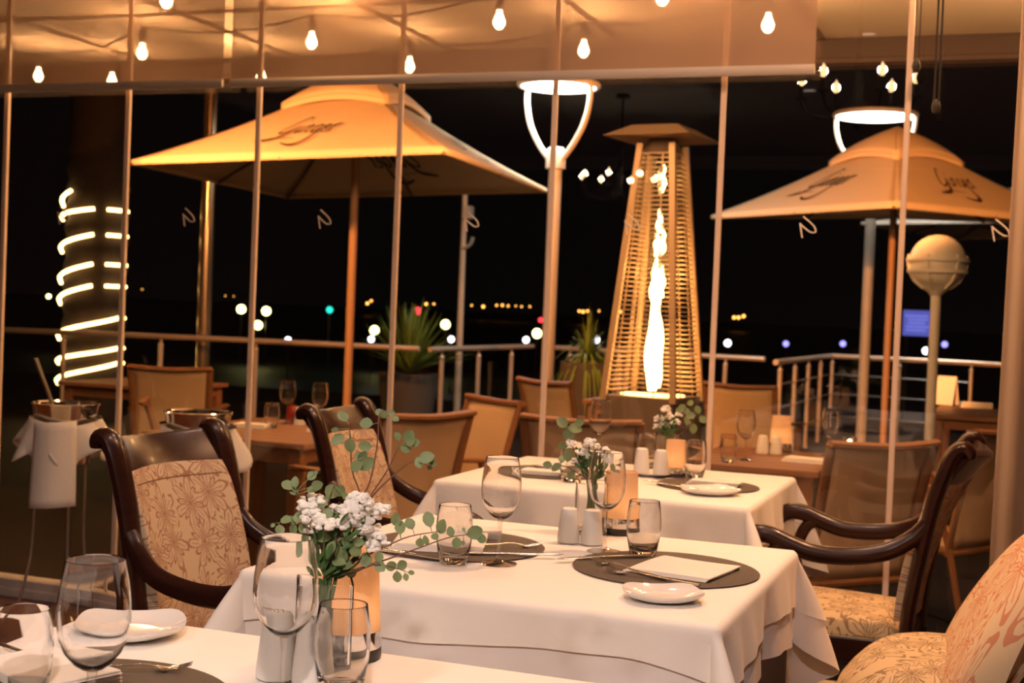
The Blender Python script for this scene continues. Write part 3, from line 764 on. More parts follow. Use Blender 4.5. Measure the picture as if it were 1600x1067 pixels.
# ------------------------------------------------------------------ armchairs
def armchair_proto():
    t = thing('armchair', '', 'chair')
    # seat cushion
    def seat(u, v):
        x = -.22 + .44 * u; hw = .205 + .04 * u; y = (v - .5) * 2 * hw
        e = min(1, min(u, 1 - u, v, 1 - v) / .12); e = 1 - (1 - e) ** 2
        return (x, y, .425 + .045 * e + .012 * math.sin(PI * u) * math.sin(PI * v))
    MB().grid(seat, 18, 18, uv=lambda u, v: (u * .46, v * .46)).build('seat', mFabS, t)
    sr = MB(); sr.prism([(-.24, -.215), (.225, -.255), (.225, .255), (-.24, .215)], .365, .43, lambda q, z: (q[0], q[1], z))
    sr.build('seat_rail', mMahog, t, smooth=False, bevel=.006)
    for sgn in (-1, 1):
        y = sgn * .190
        path = smooth_path([(-.235, y, .38), (-.240, y, .50), (-.262, y, .64), (-.288, y, .78), (-.318, y, .885), (-.336, y, .925), (-.356, y, .938), (-.372, y, .928), (-.374, y, .912)], 5)
        n = len(path); rs = [.021 + .004 * min(1, i / 20) for i in range(n)]
        rs[-8:] = [.0235, .023, .022, .021, .020, .019, .018, .015]
        MB().tube(path, rs, 10, (1.15, .85), up=(0, 1, 0)).build('back_post', mMahog, t)
        # rear leg (sabre) and front leg
        MB().tube(smooth_path([(-.235, y, .39), (-.245, y, .25), (-.28, y, .12), (-.335, y, 0)], 4), [.023 - .0006 * i for i in range(13)], 8, (1, .9), up=(0, 1, 0)).build('leg', mMahog, t)
        yf = sgn * .235
        MB().tube(smooth_path([(.205, yf, .39), (.212, yf, .25), (.225, yf, .12), (.255, yf, 0)], 4), [.023 - .0006 * i for i in range(13)], 8, (1, .9), up=(0, 1, 0)).build('leg', mMahog, t)
        ya = sgn * .232
        arm = smooth_path([(-.276, sgn * .198, .735), (-.245, sgn * .205, .700), (-.18, sgn * .226, .660), (-.09, ya, .640), (.0, ya + sgn * .006, .640), (.065, ya + sgn * .008, .658), (.115, ya + sgn * .008, .676), (.160, ya + sgn * .008, .676), (.192, ya + sgn * .006, .654), (.206, ya + sgn * .004, .614), (.198, ya, .584)], 5)
        MB().tube(arm, [.0185 + .003 * math.sin(PI * i / (len(arm) - 1)) for i in range(len(arm))], 10, (.95, 1.15), up=(0, 1, 0)).build('armrest', mMahog, t)
        sup = smooth_path([(.070, ya + sgn * .008, .660), (.105, ya + sgn * .008, .638), (.128, ya + sgn * .006, .585), (.130, ya, .525), (.105, ya - sgn * .004, .465), (.05, ya - sgn * .008, .415)], 5)
        MB().tube(sup, .0185, 10, (1.05, .95), up=(0, 1, 0)).build('arm_support', mMahog, t)
    # crest rail, curved
    def crest(u, v):
        y = -.185 + .37 * u; zz = .845 + .085 * v
        x = -.308 - .045 * v - .045 * math.sin(PI * u) - .015 * v * v
        return (x, y, zz - .010 * math.sin(PI * u) * v)
    MB().grid(crest, 16, 8).build('crest_rail', mMahog, t, solid=.028, bevel=.004)
    def panel(u, v):
        y = -.177 + .354 * u; zz = .475 + .385 * v
        # follow the posts
        x = -.232 - .010 * v - .090 * v * v - .045 * math.sin(PI * u) * (.5 + .5 * v)
        return (x + .016, y * (1 - .06 * max(0, (v - .9) / .1) ** 3), zz)
    MB().grid(panel, 14, 14, uv=lambda u, v: (u * .40, v * .40)).build('back_panel', mFab, t, solid=.03, bevel=.004)
    def pip(v): return [Vector(panel(u / 14, v)) + Vector((.016, 0, 0)) for u in range(1, 14)]
    MB().tube(pip(.93), .0022, 5).build('piping', mRib, t)
    return t
AC = armchair_proto()
def put(o, p, rz, label, group=None, s=1):
    o.location = p; o.rotation_euler = (0, 0, rz); o['label'] = label; o.scale = (s, s, s)
    if group: o['group'] = group
    return o
put(AC, (-1.475, 2.61, 0), R(-3.5), 'dark wood armchair at the left of the middle table, back panel facing right', 'carved wooden armchairs')
dup(AC, (-1.535, 3.61, 0), R(3), 'dark wood armchair at the left of the far table, behind the bouquet sprigs', 'carved wooden armchairs')
dup(AC, (-.475, 3.85, 0), R(178), 'dark wood armchair in profile at the right of the far table', 'carved wooden armchairs')

# fully upholstered tub chair, lower right
def tub():
    t = thing('upholstered_chair', 'cream chair with red starburst print cut off at the lower right corner', 'chair', (.035, 3.12, 0), R(182))
    def seat(u, v):
        a = (u - .5) * 2; b = (v - .5) * 2
        q = max(abs(a), abs(b))
        k = 1.0 if q < 1e-6 else q / (abs(a) ** 4 + abs(b) ** 4) ** .25
        x = a * k * .31; y = b * k * .32
        e = max(0, (q - .5) / .5)
        return (.08 + x, y, .545 - .10 * e ** 2.4 - .012 * q)
    MB().grid(seat, 26, 26, uv=lambda u, v: (u * .6, v * .6)).build('seat', mFabS, t)
    MB().box((.08, 0, .345), (.60, .62, .17)).build('seat_base', mFabS, t, bevel=.03, seg=3)
    def back(u, v):
        a = (u - .5) * 2; y = .345 * math.sin(a * PI / 2) ; top = .46 + .43 * max(0, 1 - abs(math.sin(a * PI / 2)) ** 2.4) ** .5
        zz = .40 + (top - .40) * v
        w_ = zz - .5
        return (.155 - .50 * w_ - .16 * w_ * w_ - .05 * abs(a) ** 3 + .03 * math.sin(PI * v) - .045 * max(0, (v - .75) / .25) ** 2, y, zz)
    MB().grid(back, 30, 20, uv=lambda u, v: (u * .66, v * .55)).build('backrest', mFabB, t, solid=.12, bevel=.02, off=-1, seg=3)
    for sx in (-.14, .31):
        for sy in (-.24, .24):
            MB().tube([(sx, sy, .27), (sx, sy, 0)], [.025, .018], 8).build('leg', mMahog, t)
tub()

# ------------------------------------------------------------------ champagne buckets
def bucket(p, label, tong=True, seed=1):
    r_ = random.Random(seed)
    t = thing('champagne_bucket', label, 'bucket', (p[0], p[1], .60), 0, 'steel champagne buckets by the glass')
    MB().lathe([(0, 0), (.085, 0), (.092, .004), (.118, .215), (.124, .222), (.126, .228), (.122, .230), (.115, .224), (.088, .012), (0, .010)], 40).build('pail', mChrome, t)
    for sgn in (-1, 1):
        MB().tube(smooth_path([(sgn * .118, -.03, .185), (sgn * .14, -.03, .18), (sgn * .14, .03, .18), (sgn * .118, .03, .185)], 4), .005, 8).build('handle', mBlack, t)
    st = thing('bucket_stand', label.replace('bucket', 'bucket stand').replace('steel', 'slim wire'), 'stand', (p[0], p[1], 0), 0, 'wire bucket stands')
    for k in range(3):
        a = R(200 + 120 * k); c, s = math.cos(a), math.sin(a)
        MB().tube(smooth_path([(.103 * c, .103 * s, .66), (.105 * c, .105 * s, .5), (.115 * c, .115 * s, .25), (.17 * c, .17 * s, .006)], 5), .005, 6).build('leg', mBrushed, st)
    ring = [(.1075 * math.cos(2 * PI * k / 32), .1075 * math.sin(2 * PI * k / 32), .68) for k in range(33)]
    MB().tube(ring, .005, 6).build('support_ring', mBrushed, st)
    return t
bp = PY(103, 628, 4.20)
bucket((bp.x, 4.20), 'steel champagne bucket with a white towel at the left')
bp2 = PY(310, 642, 4.24)
bucket((bp2.x, 4.24), 'steel champagne bucket half hidden behind the left armchair', False, 2)
# the towels are draped round the pails
def towel(p, label, tail=True, seed=3):
    r_ = random.Random(seed); mb = MB(); z0 = .60
    def skirt(u, v):
        a = 2 * PI * u; drop = .07 + .055 * abs(math.sin(2.5 * a + seed)) + .03 * math.sin(5 * a)
        rr = .127 + .045 * v + .03 * v * math.sin(7 * a + seed)
        return (p[0] + rr * math.cos(a), p[1] + rr * math.sin(a), z0 + .165 + .012 * math.sin(2 * a) - drop * v * 1.15)
    mb.grid(skirt, 72, 8)
    if tail:
        def tl(u, v):
            a = R(-64) + (u - .5) * .92; rr = .168 + .02 * v
            return (p[0] + rr * math.cos(a) , p[1] + rr * math.sin(a) - .02 * math.sin(u * 3.1), z0 + .165 - .31 * v + .01 * u)
        mb.grid(tl, 10, 10)
    o = mb.build('towel', mNapkin, solid=.004)
    tag(o, label, 'towel', 'white towels round the champagne buckets')
towel((bp.x, 4.20), 'white towel with a long hanging end on the left bucket')
towel((bp2.x, 4.24), 'white towel on the bucket behind the left armchair', False, 5)
tg = thing('serving_tongs', 'slim steel tongs leaning out of the left champagne bucket', 'tongs', (bp.x, 4.2, .615))
for k in (0, 1):
    MB().tube(smooth_path([(.03, .004 * k, .01), (-.03, -.02 + .006 * k, .17), (-.115, -.045 + .012 * k, .375)], 4), .006, 6, (1, .4)).build('tong_arm', mBrushed, tg)

# ------------------------------------------------------------------ lettering
STROKES = [[(1.2, 1.1), (.8, 1.2), (.35, .8), (.12, .3), (.3, 0), (.75, .12), (1.08, .6)], [(1.08, .6), (.85, -.1), (.5, -.45), (-.35, -.6)],
           [(1.4, .6), (1.3, .18), (1.42, .02), (1.62, .2)], [(1.46, .85), (1.5, .92)],
           [(1.78, .6), (1.68, 0)], [(1.7, .3), (1.98, .6), (2.12, .5), (2.06, .1), (2.28, .03)],
           [(2.95, .55), (2.65, .58), (2.45, .25), (2.6, .03), (2.85, .25), (2.98, .55)], [(2.98, .55), (2.95, -.2), (2.8, -.8), (2.3, -1.0), (1.6, -.8)],
           [(3.25, .25), (3.52, .4), (3.47, .6), (3.27, .5), (3.22, .15), (3.42, 0), (3.68, .15)], [(3.9, .6), (3.82, 0)], [(3.84, .35), (4.05, .58), (4.4, .66)],
           [(-.2, -.42), (.7, -.36), (2.0, -.45)]]
def lettering(fn, wpx, thick=.0025):
    """fn(x,y) -> (point, normal); letters about 1 unit tall"""
    mb = MB()
    for k, st in enumerate(STROKES):
        pts = smooth_path([(a + .38 * b, b, 0) for a, b in st], 5); n = len(pts)
        pp = [fn(q.x, q.y) for q in pts]
        for i in range(n):
            pass
        b0 = len(mb.v)
        for i in range(n):
            a = pts[max(0, i - 1)]; c = pts[min(n - 1, i + 1)]; tdir = (c - a).normalized(); sd = Vector((-tdir.y, tdir.x, 0))
            w = wpx * (.35 + .65 * math.sin(PI * (i + .6) / (n + .2))) * (.3 if k == 11 else 1) * (1.3 if k in (1, 7) else 1)
            for sg in (-1, 1):
                q = pts[i] + sd * (w * sg); P_, N_ = fn(q.x, q.y)
                mb.v.append(tuple(Vector(P_) + Vector(N_) * .016)); 
        for i in range(n - 1): mb.f.append((b0 + 2 * i, b0 + 2 * i + 1, b0 + 2 * i + 3, b0 + 2 * i + 2))
    return mb

# ------------------------------------------------------------------ umbrellas
def umbrella(c, corners, apex, label, canopy_mat, letters=(0, 1, 2, 3), ltr=(.31, .30, .15), vent=True, under=()):
    t = thing('market_umbrella', label, 'umbrella', (c[0], c[1], TZ), 0, 'square terrace umbrellas')
    o = Vector((c[0], c[1], TZ)); C = [Vector(q) - o for q in corners]; A = Vector(apex) - o
    mb = MB()
    fns = []
    for k in range(4):
        a, b = C[k], C[(k + 1) % 4]
        def fn(u, v, a=a, b=b):
            e = a.lerp(b, u); p = e.lerp(A, v)
            p.z += -.045 * math.sin(PI * v) * (1 - .3 * v) + .05 * math.sin(PI * u) * v * (1 - v)
            return p
        fns.append(fn)
        mb.grid(lambda u, v: fn(u, v * .93), 24, 16)
    cn_ = mb.build('canopy', canopy_mat, t, solid=.003, ang=25)
    hem = MB()
    for k in range(4):
        hem.grid(lambda u, v: fns[k](u, 0) - Vector((0, 0, .035 * v)), 24, 1)
    hem.build('hem', canopy_mat, t, solid=.003)
    if vent:
        vb = MB(); up = Vector((0, 0, .075))
        for k in range(4):
            f_ = fns[k]
            def vf(u, v, f_=f_):
                p = f_(u, .66 + .34 * v); p = p + up * (1 - v * .35) 
                p.z += .045 * math.sin(PI * u) * (1 - v) - .045 * (1 - v) ** 4 + .02 * math.sin(PI * v)
                d = (p - A); d.z = 0
                return p + d * .06 * (1 - v)
            vb.grid(vf, 16, 8)
            vb.grid(lambda u, v: vf(u, 0) - Vector((0, 0, .05 * v)), 16, 1)
        vb.build('vent_cap', canopy_mat, t, solid=.003, ang=25)
    MB().tube([(0, 0, .05), (0, 0, A.z - .03)], .032, 14).build('pole', mPoleWood, t)
    MB().box((0, 0, .03), (.55, .55, .05)).build('base_plate', mBlack, t, smooth=False, bevel=.01)
    hub = MB().lathe([(.035, -.05), (.06, -.04), (.06, .04), (.035, .05)], 14, (0, 0, A.z - .55)); hub.build('hub', mRib, t)
    for k in range(4):
        for q in (C[k], (C[k] + C[(k + 1) % 4]) / 2):
            p = [q.lerp(A, v) - Vector((0, 0, .03 + .045 * math.sin(PI * v) * (1 - .3 * v))) for v in (0, .25, .5, .75, .96)]
            rb = MB().tube(p, .013, 6).build('rib', mRib, t)
            MB().tube([(0, 0, A.z - .55), p[2]], .010, 6).build('strut', mRib, rb)
    for k in letters:
        a, b = C[k], C[(k + 1) % 4]; L_ = (b - a).length; f_ = fns[k]; S = (A - (a + b) / 2).length
        cx, cv, sz = ltr
        def lf(x, y, f_=f_, sg=1):
            u = cx + (x * sz) / L_; v = max(.01, cv + (y * sz * 1.55) / S)
            p = f_(u, v); du = f_(u + .01, v) - p; dv = f_(u, v + .01) - p; n = du.cross(dv).normalized()
            if n.z < 0: n = -n
            return p, n * sg
        lettering(lf, .065).build('lettering', mInk, t, smooth=False)
        if k in under: lettering(lambda x, y: lf(x, y, sg=-1), .065).build('lettering', mInk, t, smooth=False)
    return t
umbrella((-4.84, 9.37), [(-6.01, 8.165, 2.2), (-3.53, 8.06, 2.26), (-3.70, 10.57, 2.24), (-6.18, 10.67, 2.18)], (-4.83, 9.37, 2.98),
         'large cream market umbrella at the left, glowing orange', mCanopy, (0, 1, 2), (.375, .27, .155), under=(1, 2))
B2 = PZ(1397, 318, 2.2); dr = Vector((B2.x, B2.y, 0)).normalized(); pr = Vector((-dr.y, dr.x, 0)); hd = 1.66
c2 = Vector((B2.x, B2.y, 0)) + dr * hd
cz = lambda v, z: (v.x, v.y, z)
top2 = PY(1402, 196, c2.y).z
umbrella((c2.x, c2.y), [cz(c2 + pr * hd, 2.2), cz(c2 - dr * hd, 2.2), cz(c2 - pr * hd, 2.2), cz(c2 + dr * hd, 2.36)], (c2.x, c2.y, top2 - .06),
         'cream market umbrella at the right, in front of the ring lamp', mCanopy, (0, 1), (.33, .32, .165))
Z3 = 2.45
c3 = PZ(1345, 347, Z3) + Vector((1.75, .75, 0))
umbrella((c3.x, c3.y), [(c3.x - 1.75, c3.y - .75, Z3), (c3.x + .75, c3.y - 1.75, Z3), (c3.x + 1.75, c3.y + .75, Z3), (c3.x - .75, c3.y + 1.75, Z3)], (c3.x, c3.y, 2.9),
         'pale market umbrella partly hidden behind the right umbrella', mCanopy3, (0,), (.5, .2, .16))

# ------------------------------------------------------------------ lamps on the terrace
def ring_lamp(p, z, r, label, rz=0, power=40):
    t = thing('ring_lamp', label, 'lamp', (p[0], p[1], TZ), rz, 'tall ring lamps on the terrace'); z = z - TZ
    MB().tube([(0, 0, 0), (0, 0, z - .62)], .055, 16).lathe([(.055, 0), (.085, .01), (.085, .16), (.06, .19)], 16, (0, 0, z - .72)).build('pole', mGreyPole, t)
    MB().lathe([(.15, 0), (.15, .02), (.06, .04)], 16).build('base_plate', mGreyPole, t)
    ring = [(r * math.cos(2 * PI * k / 48), r * math.sin(2 * PI * k / 48), z) for k in range(49)]
    MB().tube(ring, .026, 8, (1, 1)).build('ring_rim', mGreyPole, t)
    MB().lathe([(0, -.022), (r - .03, -.022), (r - .02, -.014), (r - .02, .012), (0, .018)], 40, (0, 0, z)).build('light_disc', mRing, t)
    for s in (-1, 1):
        MB().tube(smooth_path([(s * r, 0, z), (s * r * .99, 0, z - .15), (s * r * .85, 0, z - .33), (s * r * .55, 0, z - .5), (s * .06, 0, z - .64)], 5), .024, 8, (1, 1.1)).build('arm', mGreyPole, t)
    l = bpy.data.lights.new('ring_light', 'AREA'); l.shape = 'DISK'; l.size = 2 * r; l.energy = power; l.color = (1, .90, .76)
    lo = bpy.data.objects.new('ring_light', l); COL.objects.link(lo); lo.parent = t; lo.location = (0, 0, z - .04)
rp = PY(873, 133, 11.0); ring_lamp((rp.x, rp.y), rp.z, .335, 'tall ring lamp on a pole with curved arms, right of the left umbrella', R(-18))
rp = PY(1368, 180, 15.0); ring_lamp((rp.x, rp.y), rp.z, .425, 'bright ring lamp rising behind the right umbrella', R(-10))

def globe_lamp():
    p = PY(1465, 410, 8.5)
    t = thing('globe_lamp', 'white globe lamp on a white post at the right of the terrace', 'lamp', (p.x, p.y, TZ))
    z = p.z - TZ; r = .165
    MB().tube([(0, 0, 0), (0, 0, z - r)], .030, 14).build('post', mWhite, t)
    MB().ball((0, 0, z), r, 32, 20).build('globe', mWhite, t)
    cg = MB()
    for zz, rr in ((.012, r + .012), (-.055, r + .004)):
        cg.tube([(rr * math.cos(2 * PI * k / 40), rr * math.sin(2 * PI * k / 40), z + zz) for k in range(41)], .010, 6, (1.2, .7))
    for k in range(6):
        a = k * PI / 3 + .25
        cg.tube([((r + .008) * math.cos(a) * math.cos(e), (r + .008) * math.sin(a) * math.cos(e), z + (r + .008) * math.sin(e)) for e in [R(q) for q in (14, 0, -20, -40, -60, -82)]], .009, 6)
    cg.build('cage', mWhite, t)
    MB().lathe([(.032, 0), (.05, .02), (.085, .05), (.05, .055)], 18, (0, 0, z - r - .035)).build('collar', mWhite, t)
globe_lamp()

pp = PY(727, 297, 13.4)
t = thing('slim_post', 'slim pale post with small brackets behind the railing, centre', 'post', (pp.x, pp.y, TZ))
MB().tube([(0, 0, 0), (0, 0, pp.z - TZ)], [.04, .028], 12).build('shaft', mGreyPole, t)
MB().ball((0, 0, pp.z - TZ), .055, 12, 8, (1, 1, .6)).build('cap', mGreyPole, t)
MB().box((.05, -.02, pp.z - TZ - .24), (.10, .10, .14)).build('bracket', mGreyPole, t, smooth=False, bevel=.01)
MB().tube(smooth_path([(.02, -.03, pp.z - TZ - .62), (.1, -.05, pp.z - TZ - .58), (.13, -.05, pp.z - TZ - .5)], 4), .02, 8).build('bracket', mGreyPole, t)

# roof post
pq = PY(318, 520, 11.35)
t = thing('steel_post', 'tall shiny round steel post behind the left umbrella', 'post', (pq.x, pq.y, TZ))
MB().tube([(0, 0, .012), (0, 0, 4.2)], .066, 20).build('shaft', mPost, t)
MB().lathe([(.15, 0), (.15, .015), (.08, .05)], 20).build('foot_flange', mPost, t)
MB().ball((0, 0, 4.2), .075, 14, 8, (1, 1, .5)).build('cap', mPost, t)

# ------------------------------------------------------------------ patio heater
def heater():
    p = PY(1037, 205, 7.0)
    t = thing('patio_heater', 'pyramid patio heater with a tall flame in a glass tube', 'heater', (p.x, p.y, TZ), 0)
    zt = p.z - TZ; R0, R1 = .275, .13; zb = .80 - TZ + .02
    az = math.atan2(-p.y, -p.x)           # towards the room
    base = az + R(22)
    def cor(k, f): # f 0 bottom of the cage .. 1 top
        r_ = R0 + (R1 - R0) * f; a = base + k * PI / 2
        return Vector((r_ * math.cos(a), r_ * math.sin(a), zb + (zt - .10 - zb) * f))
    bx = MB(); fb = -.55
    lo = [cor(k, fb) for k in range(4)]; hi = [cor(k, 0) for k in range(4)]
    for v in lo: v.z = .03
    for v in lo: v.x *= .97; v.y *= .97
    bx.add(lo + hi, [(0, 1, 2, 3), (4, 7, 6, 5)] + [(i, i + 4, (i + 1) % 4 + 4, (i + 1) % 4) for i in range(4)])
    bx.build('base_cabinet', mHeatBox, t, smooth=False, bevel=.006)
    for k in range(4):
        MB().tube([cor(k, -.02), cor(k, 1.02)], .017, 4, (1.3, 1.3)).build('corner_post', mHeat, t, smooth=False)
    for k in range(4):
        g = MB(); n = 52
        for i in range(1, n):
            f = i / n; a, b = cor(k, f), cor((k + 1) % 4, f)
            g.tube([a.lerp(b, .03), a.lerp(b, .97)], .0048, 4, (.8, 1.2))
        for q in (.28, .72):
            g.tube([cor(k, .0).lerp(cor((k + 1) % 4, 0), q) * .99 + Vector((0, 0, .0)), cor(k, 1).lerp(cor((k + 1) % 4, 1), q) * .99], .004, 4)
        g.build('grille', mHeat, t, smooth=False)
    h = zt - .10
    hd_ = MB()
    a = [Vector((.34 * math.cos(base + k * PI / 2), .34 * math.sin(base + k * PI / 2), zt - .045)) for k in range(4)]
    b = [Vector((.18 * math.cos(base + k * PI / 2), .18 * math.sin(base + k * PI / 2), zt + .02)) for k in range(4)]
    hd_.add(a + b, [(0, 3, 2, 1), (4, 5, 6, 7)] + [(i, (i + 1) % 4, (i + 1) % 4 + 4, i + 4) for i in range(4)])
    hd_.build('hood', mHeat, t, smooth=False)
    MB().tube([(0, 0, h - .02), (0, 0, zt - .04)], [.11, .07], 12).build('hood_neck', mHeatBox, t)
    MB().lathe([(.055, zb), (.055, h - .02), (.052, h - .02), (.052, zb)], 24, closed=True).build('glass_tube', mRailGlass, t)
    MB().lathe([(0, zb - .004), (.17, zb - .004), (.17, zb + .006), (.06, zb + .012), (0, zb + .012)], 24).build('burner_plate', mEmber, t)
    fl = MB(); r_ = random.Random(4)
    H_ = h - zb
    for (z0, z1, w, ox) in ((.02, .42, .040, -.008), (.03, .38, .034, .014), (.36, .56, .030, -.006), (.40, .53, .018, .022), (.57, .66, .016, -.010), (.58, .68, .014, .022), (.66, .76, .014, -.002), (.83, .94, .012, .010)):
        n = 9
        path = [(ox * .9 + .006 * math.sin(i * 1.3 + z0 * 20), ox * .4 + .004 * math.cos(i * 1.7), zb + H_ * (z0 + (z1 - z0) * i / n)) for i in range(n + 1)]
        fl.tube(path, [max(.003, w * (math.sin(PI * min(1, (i + .8) / (n + .8)) ** .75) ** .8)) for i in range(n + 1)], 8)
    fl.build('flame', mFlame, t)
    for f in (.12, .3, .5):
        l = bpy.data.lights.new('flame_light', 'POINT'); l.energy = HEAT; l.color = (1, .45, .14); l.shadow_soft_size = .05
        lo_ = bpy.data.objects.new('flame_light', l); COL.objects.link(lo_); lo_.parent = t; lo_.location = (0, 0, zb + H_ * f)
HEAT = 10
heater()

# ------------------------------------------------------------------ palm with rope light
pt = PY(146, 440, 11.75)
t = thing('palm_tree', 'dark palm trunk wrapped in a spiral of rope light, left', 'tree', (pt.x, pt.y, -1.0))
tr = MB()
prof = []
for i in range(64):
    z = i * .1; prof.append((.29 + (.03 if i % 2 else 0) - .02 * i / 40, z))
tr.lathe(prof, 20).build('trunk', mTrunk, t)
fr = MB(); r_ = random.Random(5)
for k in range(26):
    a = r_.uniform(0, 6.28); L_ = r_.uniform(.8, 1.3); d = Vector((math.cos(a), math.sin(a), 0)); e = r_.uniform(.2, 1)
    path = [Vector((0, 0, 6.2)) + d * L_ * f + Vector((0, 0, L_ * (e * f - 1.1 * f * f))) for f in (0, .25, .5, .75, 1)]
    fr.tube(path, [.02, .016, .012, .008, .003], 5)
    for i in range(1, 14):
        f = i / 14; c = Vector((0, 0, 6.2)) + d * L_ * f + Vector((0, 0, L_ * (e * f - 1.1 * f * f))); sd = Vector((-d.y, d.x, 0))
        for s in (-1, 1): fr.leaf(c, (0, 0, 1), sd * s + d * .6 + Vector((0, 0, -.3)), .35 * (1 - f * .5), .03)
fr.build('fronds', mLeafD, t)
o = Vector((pt.x, pt.y, -1.0))
rope_turns = [(322, 288), (343, 328), (394, 368), (442, 414), (475, 448), (530, 498), (568, 546), (600, 570)]
wv = RIGHT.copy(); wv.z = 0; wv.normalize(); tv = Vector((FWD.x, FWD.y, 0)).normalized()
rr = .335
lit, dark = MB(), MB()
allp = []
for k, (yl, yr) in enumerate(rope_turns):
    zl, zr = PY(95, yl, 11.6).z, PY(195, yr, 11.6).z
    for i in range(25):
        f = i / 24; a = PI - PI * f
        pos_ = o + wv * (rr * math.cos(a)) - tv * (rr * math.sin(a)); pos_.z = zl + (zr - zl) * min(1, f * (1.7 if k < 5 else 1.15)) ** .8
        allp.append((k, f, pos_ - o))
seg = {}
for k, f, q in allp:
    seg.setdefault(k, []).append((f, q))
rl = thing('rope_light', 'glowing rope light spiralling round the palm trunk', 'lights', tuple(o))
for k, lst in seg.items():
    g = [q for f, q in lst if f < (.34 if k == 0 else .60)]
    g2 = [q for f, q in lst if .70 < f]
    if k >= 5: g = [q for f, q in lst]; g2 = []
    lit.tube(g, .020, 6)
    if g2 and k: lit.tube(g2, .020, 6)
    if k + 1 in seg:
        a_, b_ = seg[k][-1][1], seg[k + 1][0][1]; bk = []
        for i in range(13):
            f = i / 12; a = -PI * f
            q = wv * (rr * math.cos(a)) - tv * (rr * math.sin(a)); q.z = a_.z + (b_.z - a_.z) * f; bk.append(q)
        dark.tube(bk, .016, 6)
lit.build('lit_tube', mRope, rl); dark.build('unlit_tube', mCable, rl)

# ------------------------------------------------------------------ string lights under the terrace roof
def string(pxs, z, label, ends):
    P_ = [PZ(x, y, z) for x, y in pxs]
    t = thing('string_lights', label, 'lights', (P_[0].x, P_[0].y, z), 0, 'bulb strings under the terrace roof'); o = Vector(t.location)
    full = [Vector(ends[0])] + [p + Vector((0, 0, .12)) for p in P_] + [Vector(ends[1])]
    path = []
    for a, b in zip(full[:-1], full[1:]):
        for i in range(6):
            f = i / 6; q = a.lerp(b, f); q.z -= .05 * math.sin(PI * f); path.append(q - o)
    path.append(full[-1] - o)
    MB().tube(path, .005, 6).build('cable', mCable, t)
    for p in P_:
        q = p - o
        bl = MB().lathe([(0, -.036), (.013, -.032), (.024, -.016), (.0265, -.002), (.020, .016), (.012, .034), (.011, .05), (0, .05)], 16, q).build('bulb', mBulb, t)
        MB().lathe([(.014, .045), (.018, .05), (.018, .10), (.008, .125)], 10, q).build('socket', mCable, bl)
        l = bpy.data.lights.new('bulb_light', 'POINT'); l.energy = BULB; l.color = (1, .48, .18); l.shadow_soft_size = .046
        lo = bpy.data.objects.new('bulb_light', l); COL.objects.link(lo); lo.parent = t; lo.location = q
BULB = 24  # outermost right-hand bulbs, out of frame, are added to brighten ceiling and chair
string([(60, 118), (222, 82), (487, 65), (780, 33), (1090, -45), (1480, -75)], 2.42, 'bulb string crossing behind the left and middle blinds', ((-6.5, 5.7, 2.58), (1.2, 4.72, 2.58)))
string([(175, 126), (408, 120), (640, 103), (912, 78), (1200, 38), (1750, -20)], 2.42, 'long bulb string nearer the roof edge behind the blinds', ((-6.5, 6.5, 2.58), (1.6, 4.9, 2.58)))
string([(-150, 20), (260, 0), (540, -40), (1035, -5), (1330, -45), (1680, 15), (1840, 40)], 2.44, 'bulb string close to the glass at the top frame edge', ((-6.5, 4.75, 2.58), (1.0, 5.6, 2.58)))

# ------------------------------------------------------------------ railing
def railing(pts, label, nposts, bars=False):
    pts = [Vector(p) for p in pts]; o = Vector((pts[0].x, pts[0].y, TZ))
    t = thing('railing', label, 'railing', o, 0, 'terrace railings')
    loc = [p - o for p in pts]
    MB().tube(loc, .027, 10).build('handrail', mRail, t)
    L_ = sum((b - a).length for a, b in zip(loc[:-1], loc[1:])); st = L_ / nposts
    def at(s):
        for a, b in zip(loc[:-1], loc[1:]):
            l = (b - a).length
            if s <= l + 1e-6: return a.lerp(b, s / l)
            s -= l
        return loc[-1]
    pr_ = [at(st * (i + .3)) for i in range(nposts)]
    for q in pr_:
        MB().tube([(q.x, q.y, 0), (q.x, q.y, q.z - .08)], .022, 8).tube([(q.x, q.y, q.z - .09), (q.x, q.y, q.z - .01)], .010, 8).ball((q.x, q.y, q.z - .08), .026, 10, 6).build('post', mRail, t)
    for a, b in zip(pr_[:-1], pr_[1:]):
        d = (b - a).normalized() * .04
        if bars:
            for zz in (.25, .5, .72): MB().tube([(a.x, a.y, zz), (b.x, b.y, zz)], .008, 6).build('rail_bar', mBrushed, t)
        else:
            u = MB(); u.add([(a.x + d.x, a.y + d.y, .06), (b.x - d.x, b.y - d.y, .06), (b.x - d.x, b.y - d.y, a.z - .14), (a.x + d.x, a.y + d.y, a.z - .14)], [(0, 1, 2, 3)])
            u.build('glass_panel', mRailGlass, t, smooth=False)
def rz_(x, y): return PZ(x, y, .85)
railing([rz_(-60, 511), rz_(0, 515), rz_(330, 529), rz_(655, 545)], 'long steel handrail with glass panels at the left of the terrace', 5)
railing([rz_(672, 546), rz_(832, 541)], 'short steel railing section left of the ring lamp pole', 3)
railing([rz_(868, 543), rz_(1195, 561)], 'steel railing behind the patio heater', 4)
railing([rz_(1212, 566), rz_(1300, 556), rz_(1600, 572)], 'angled steel railing with bars at the right of the terrace', 7, True)

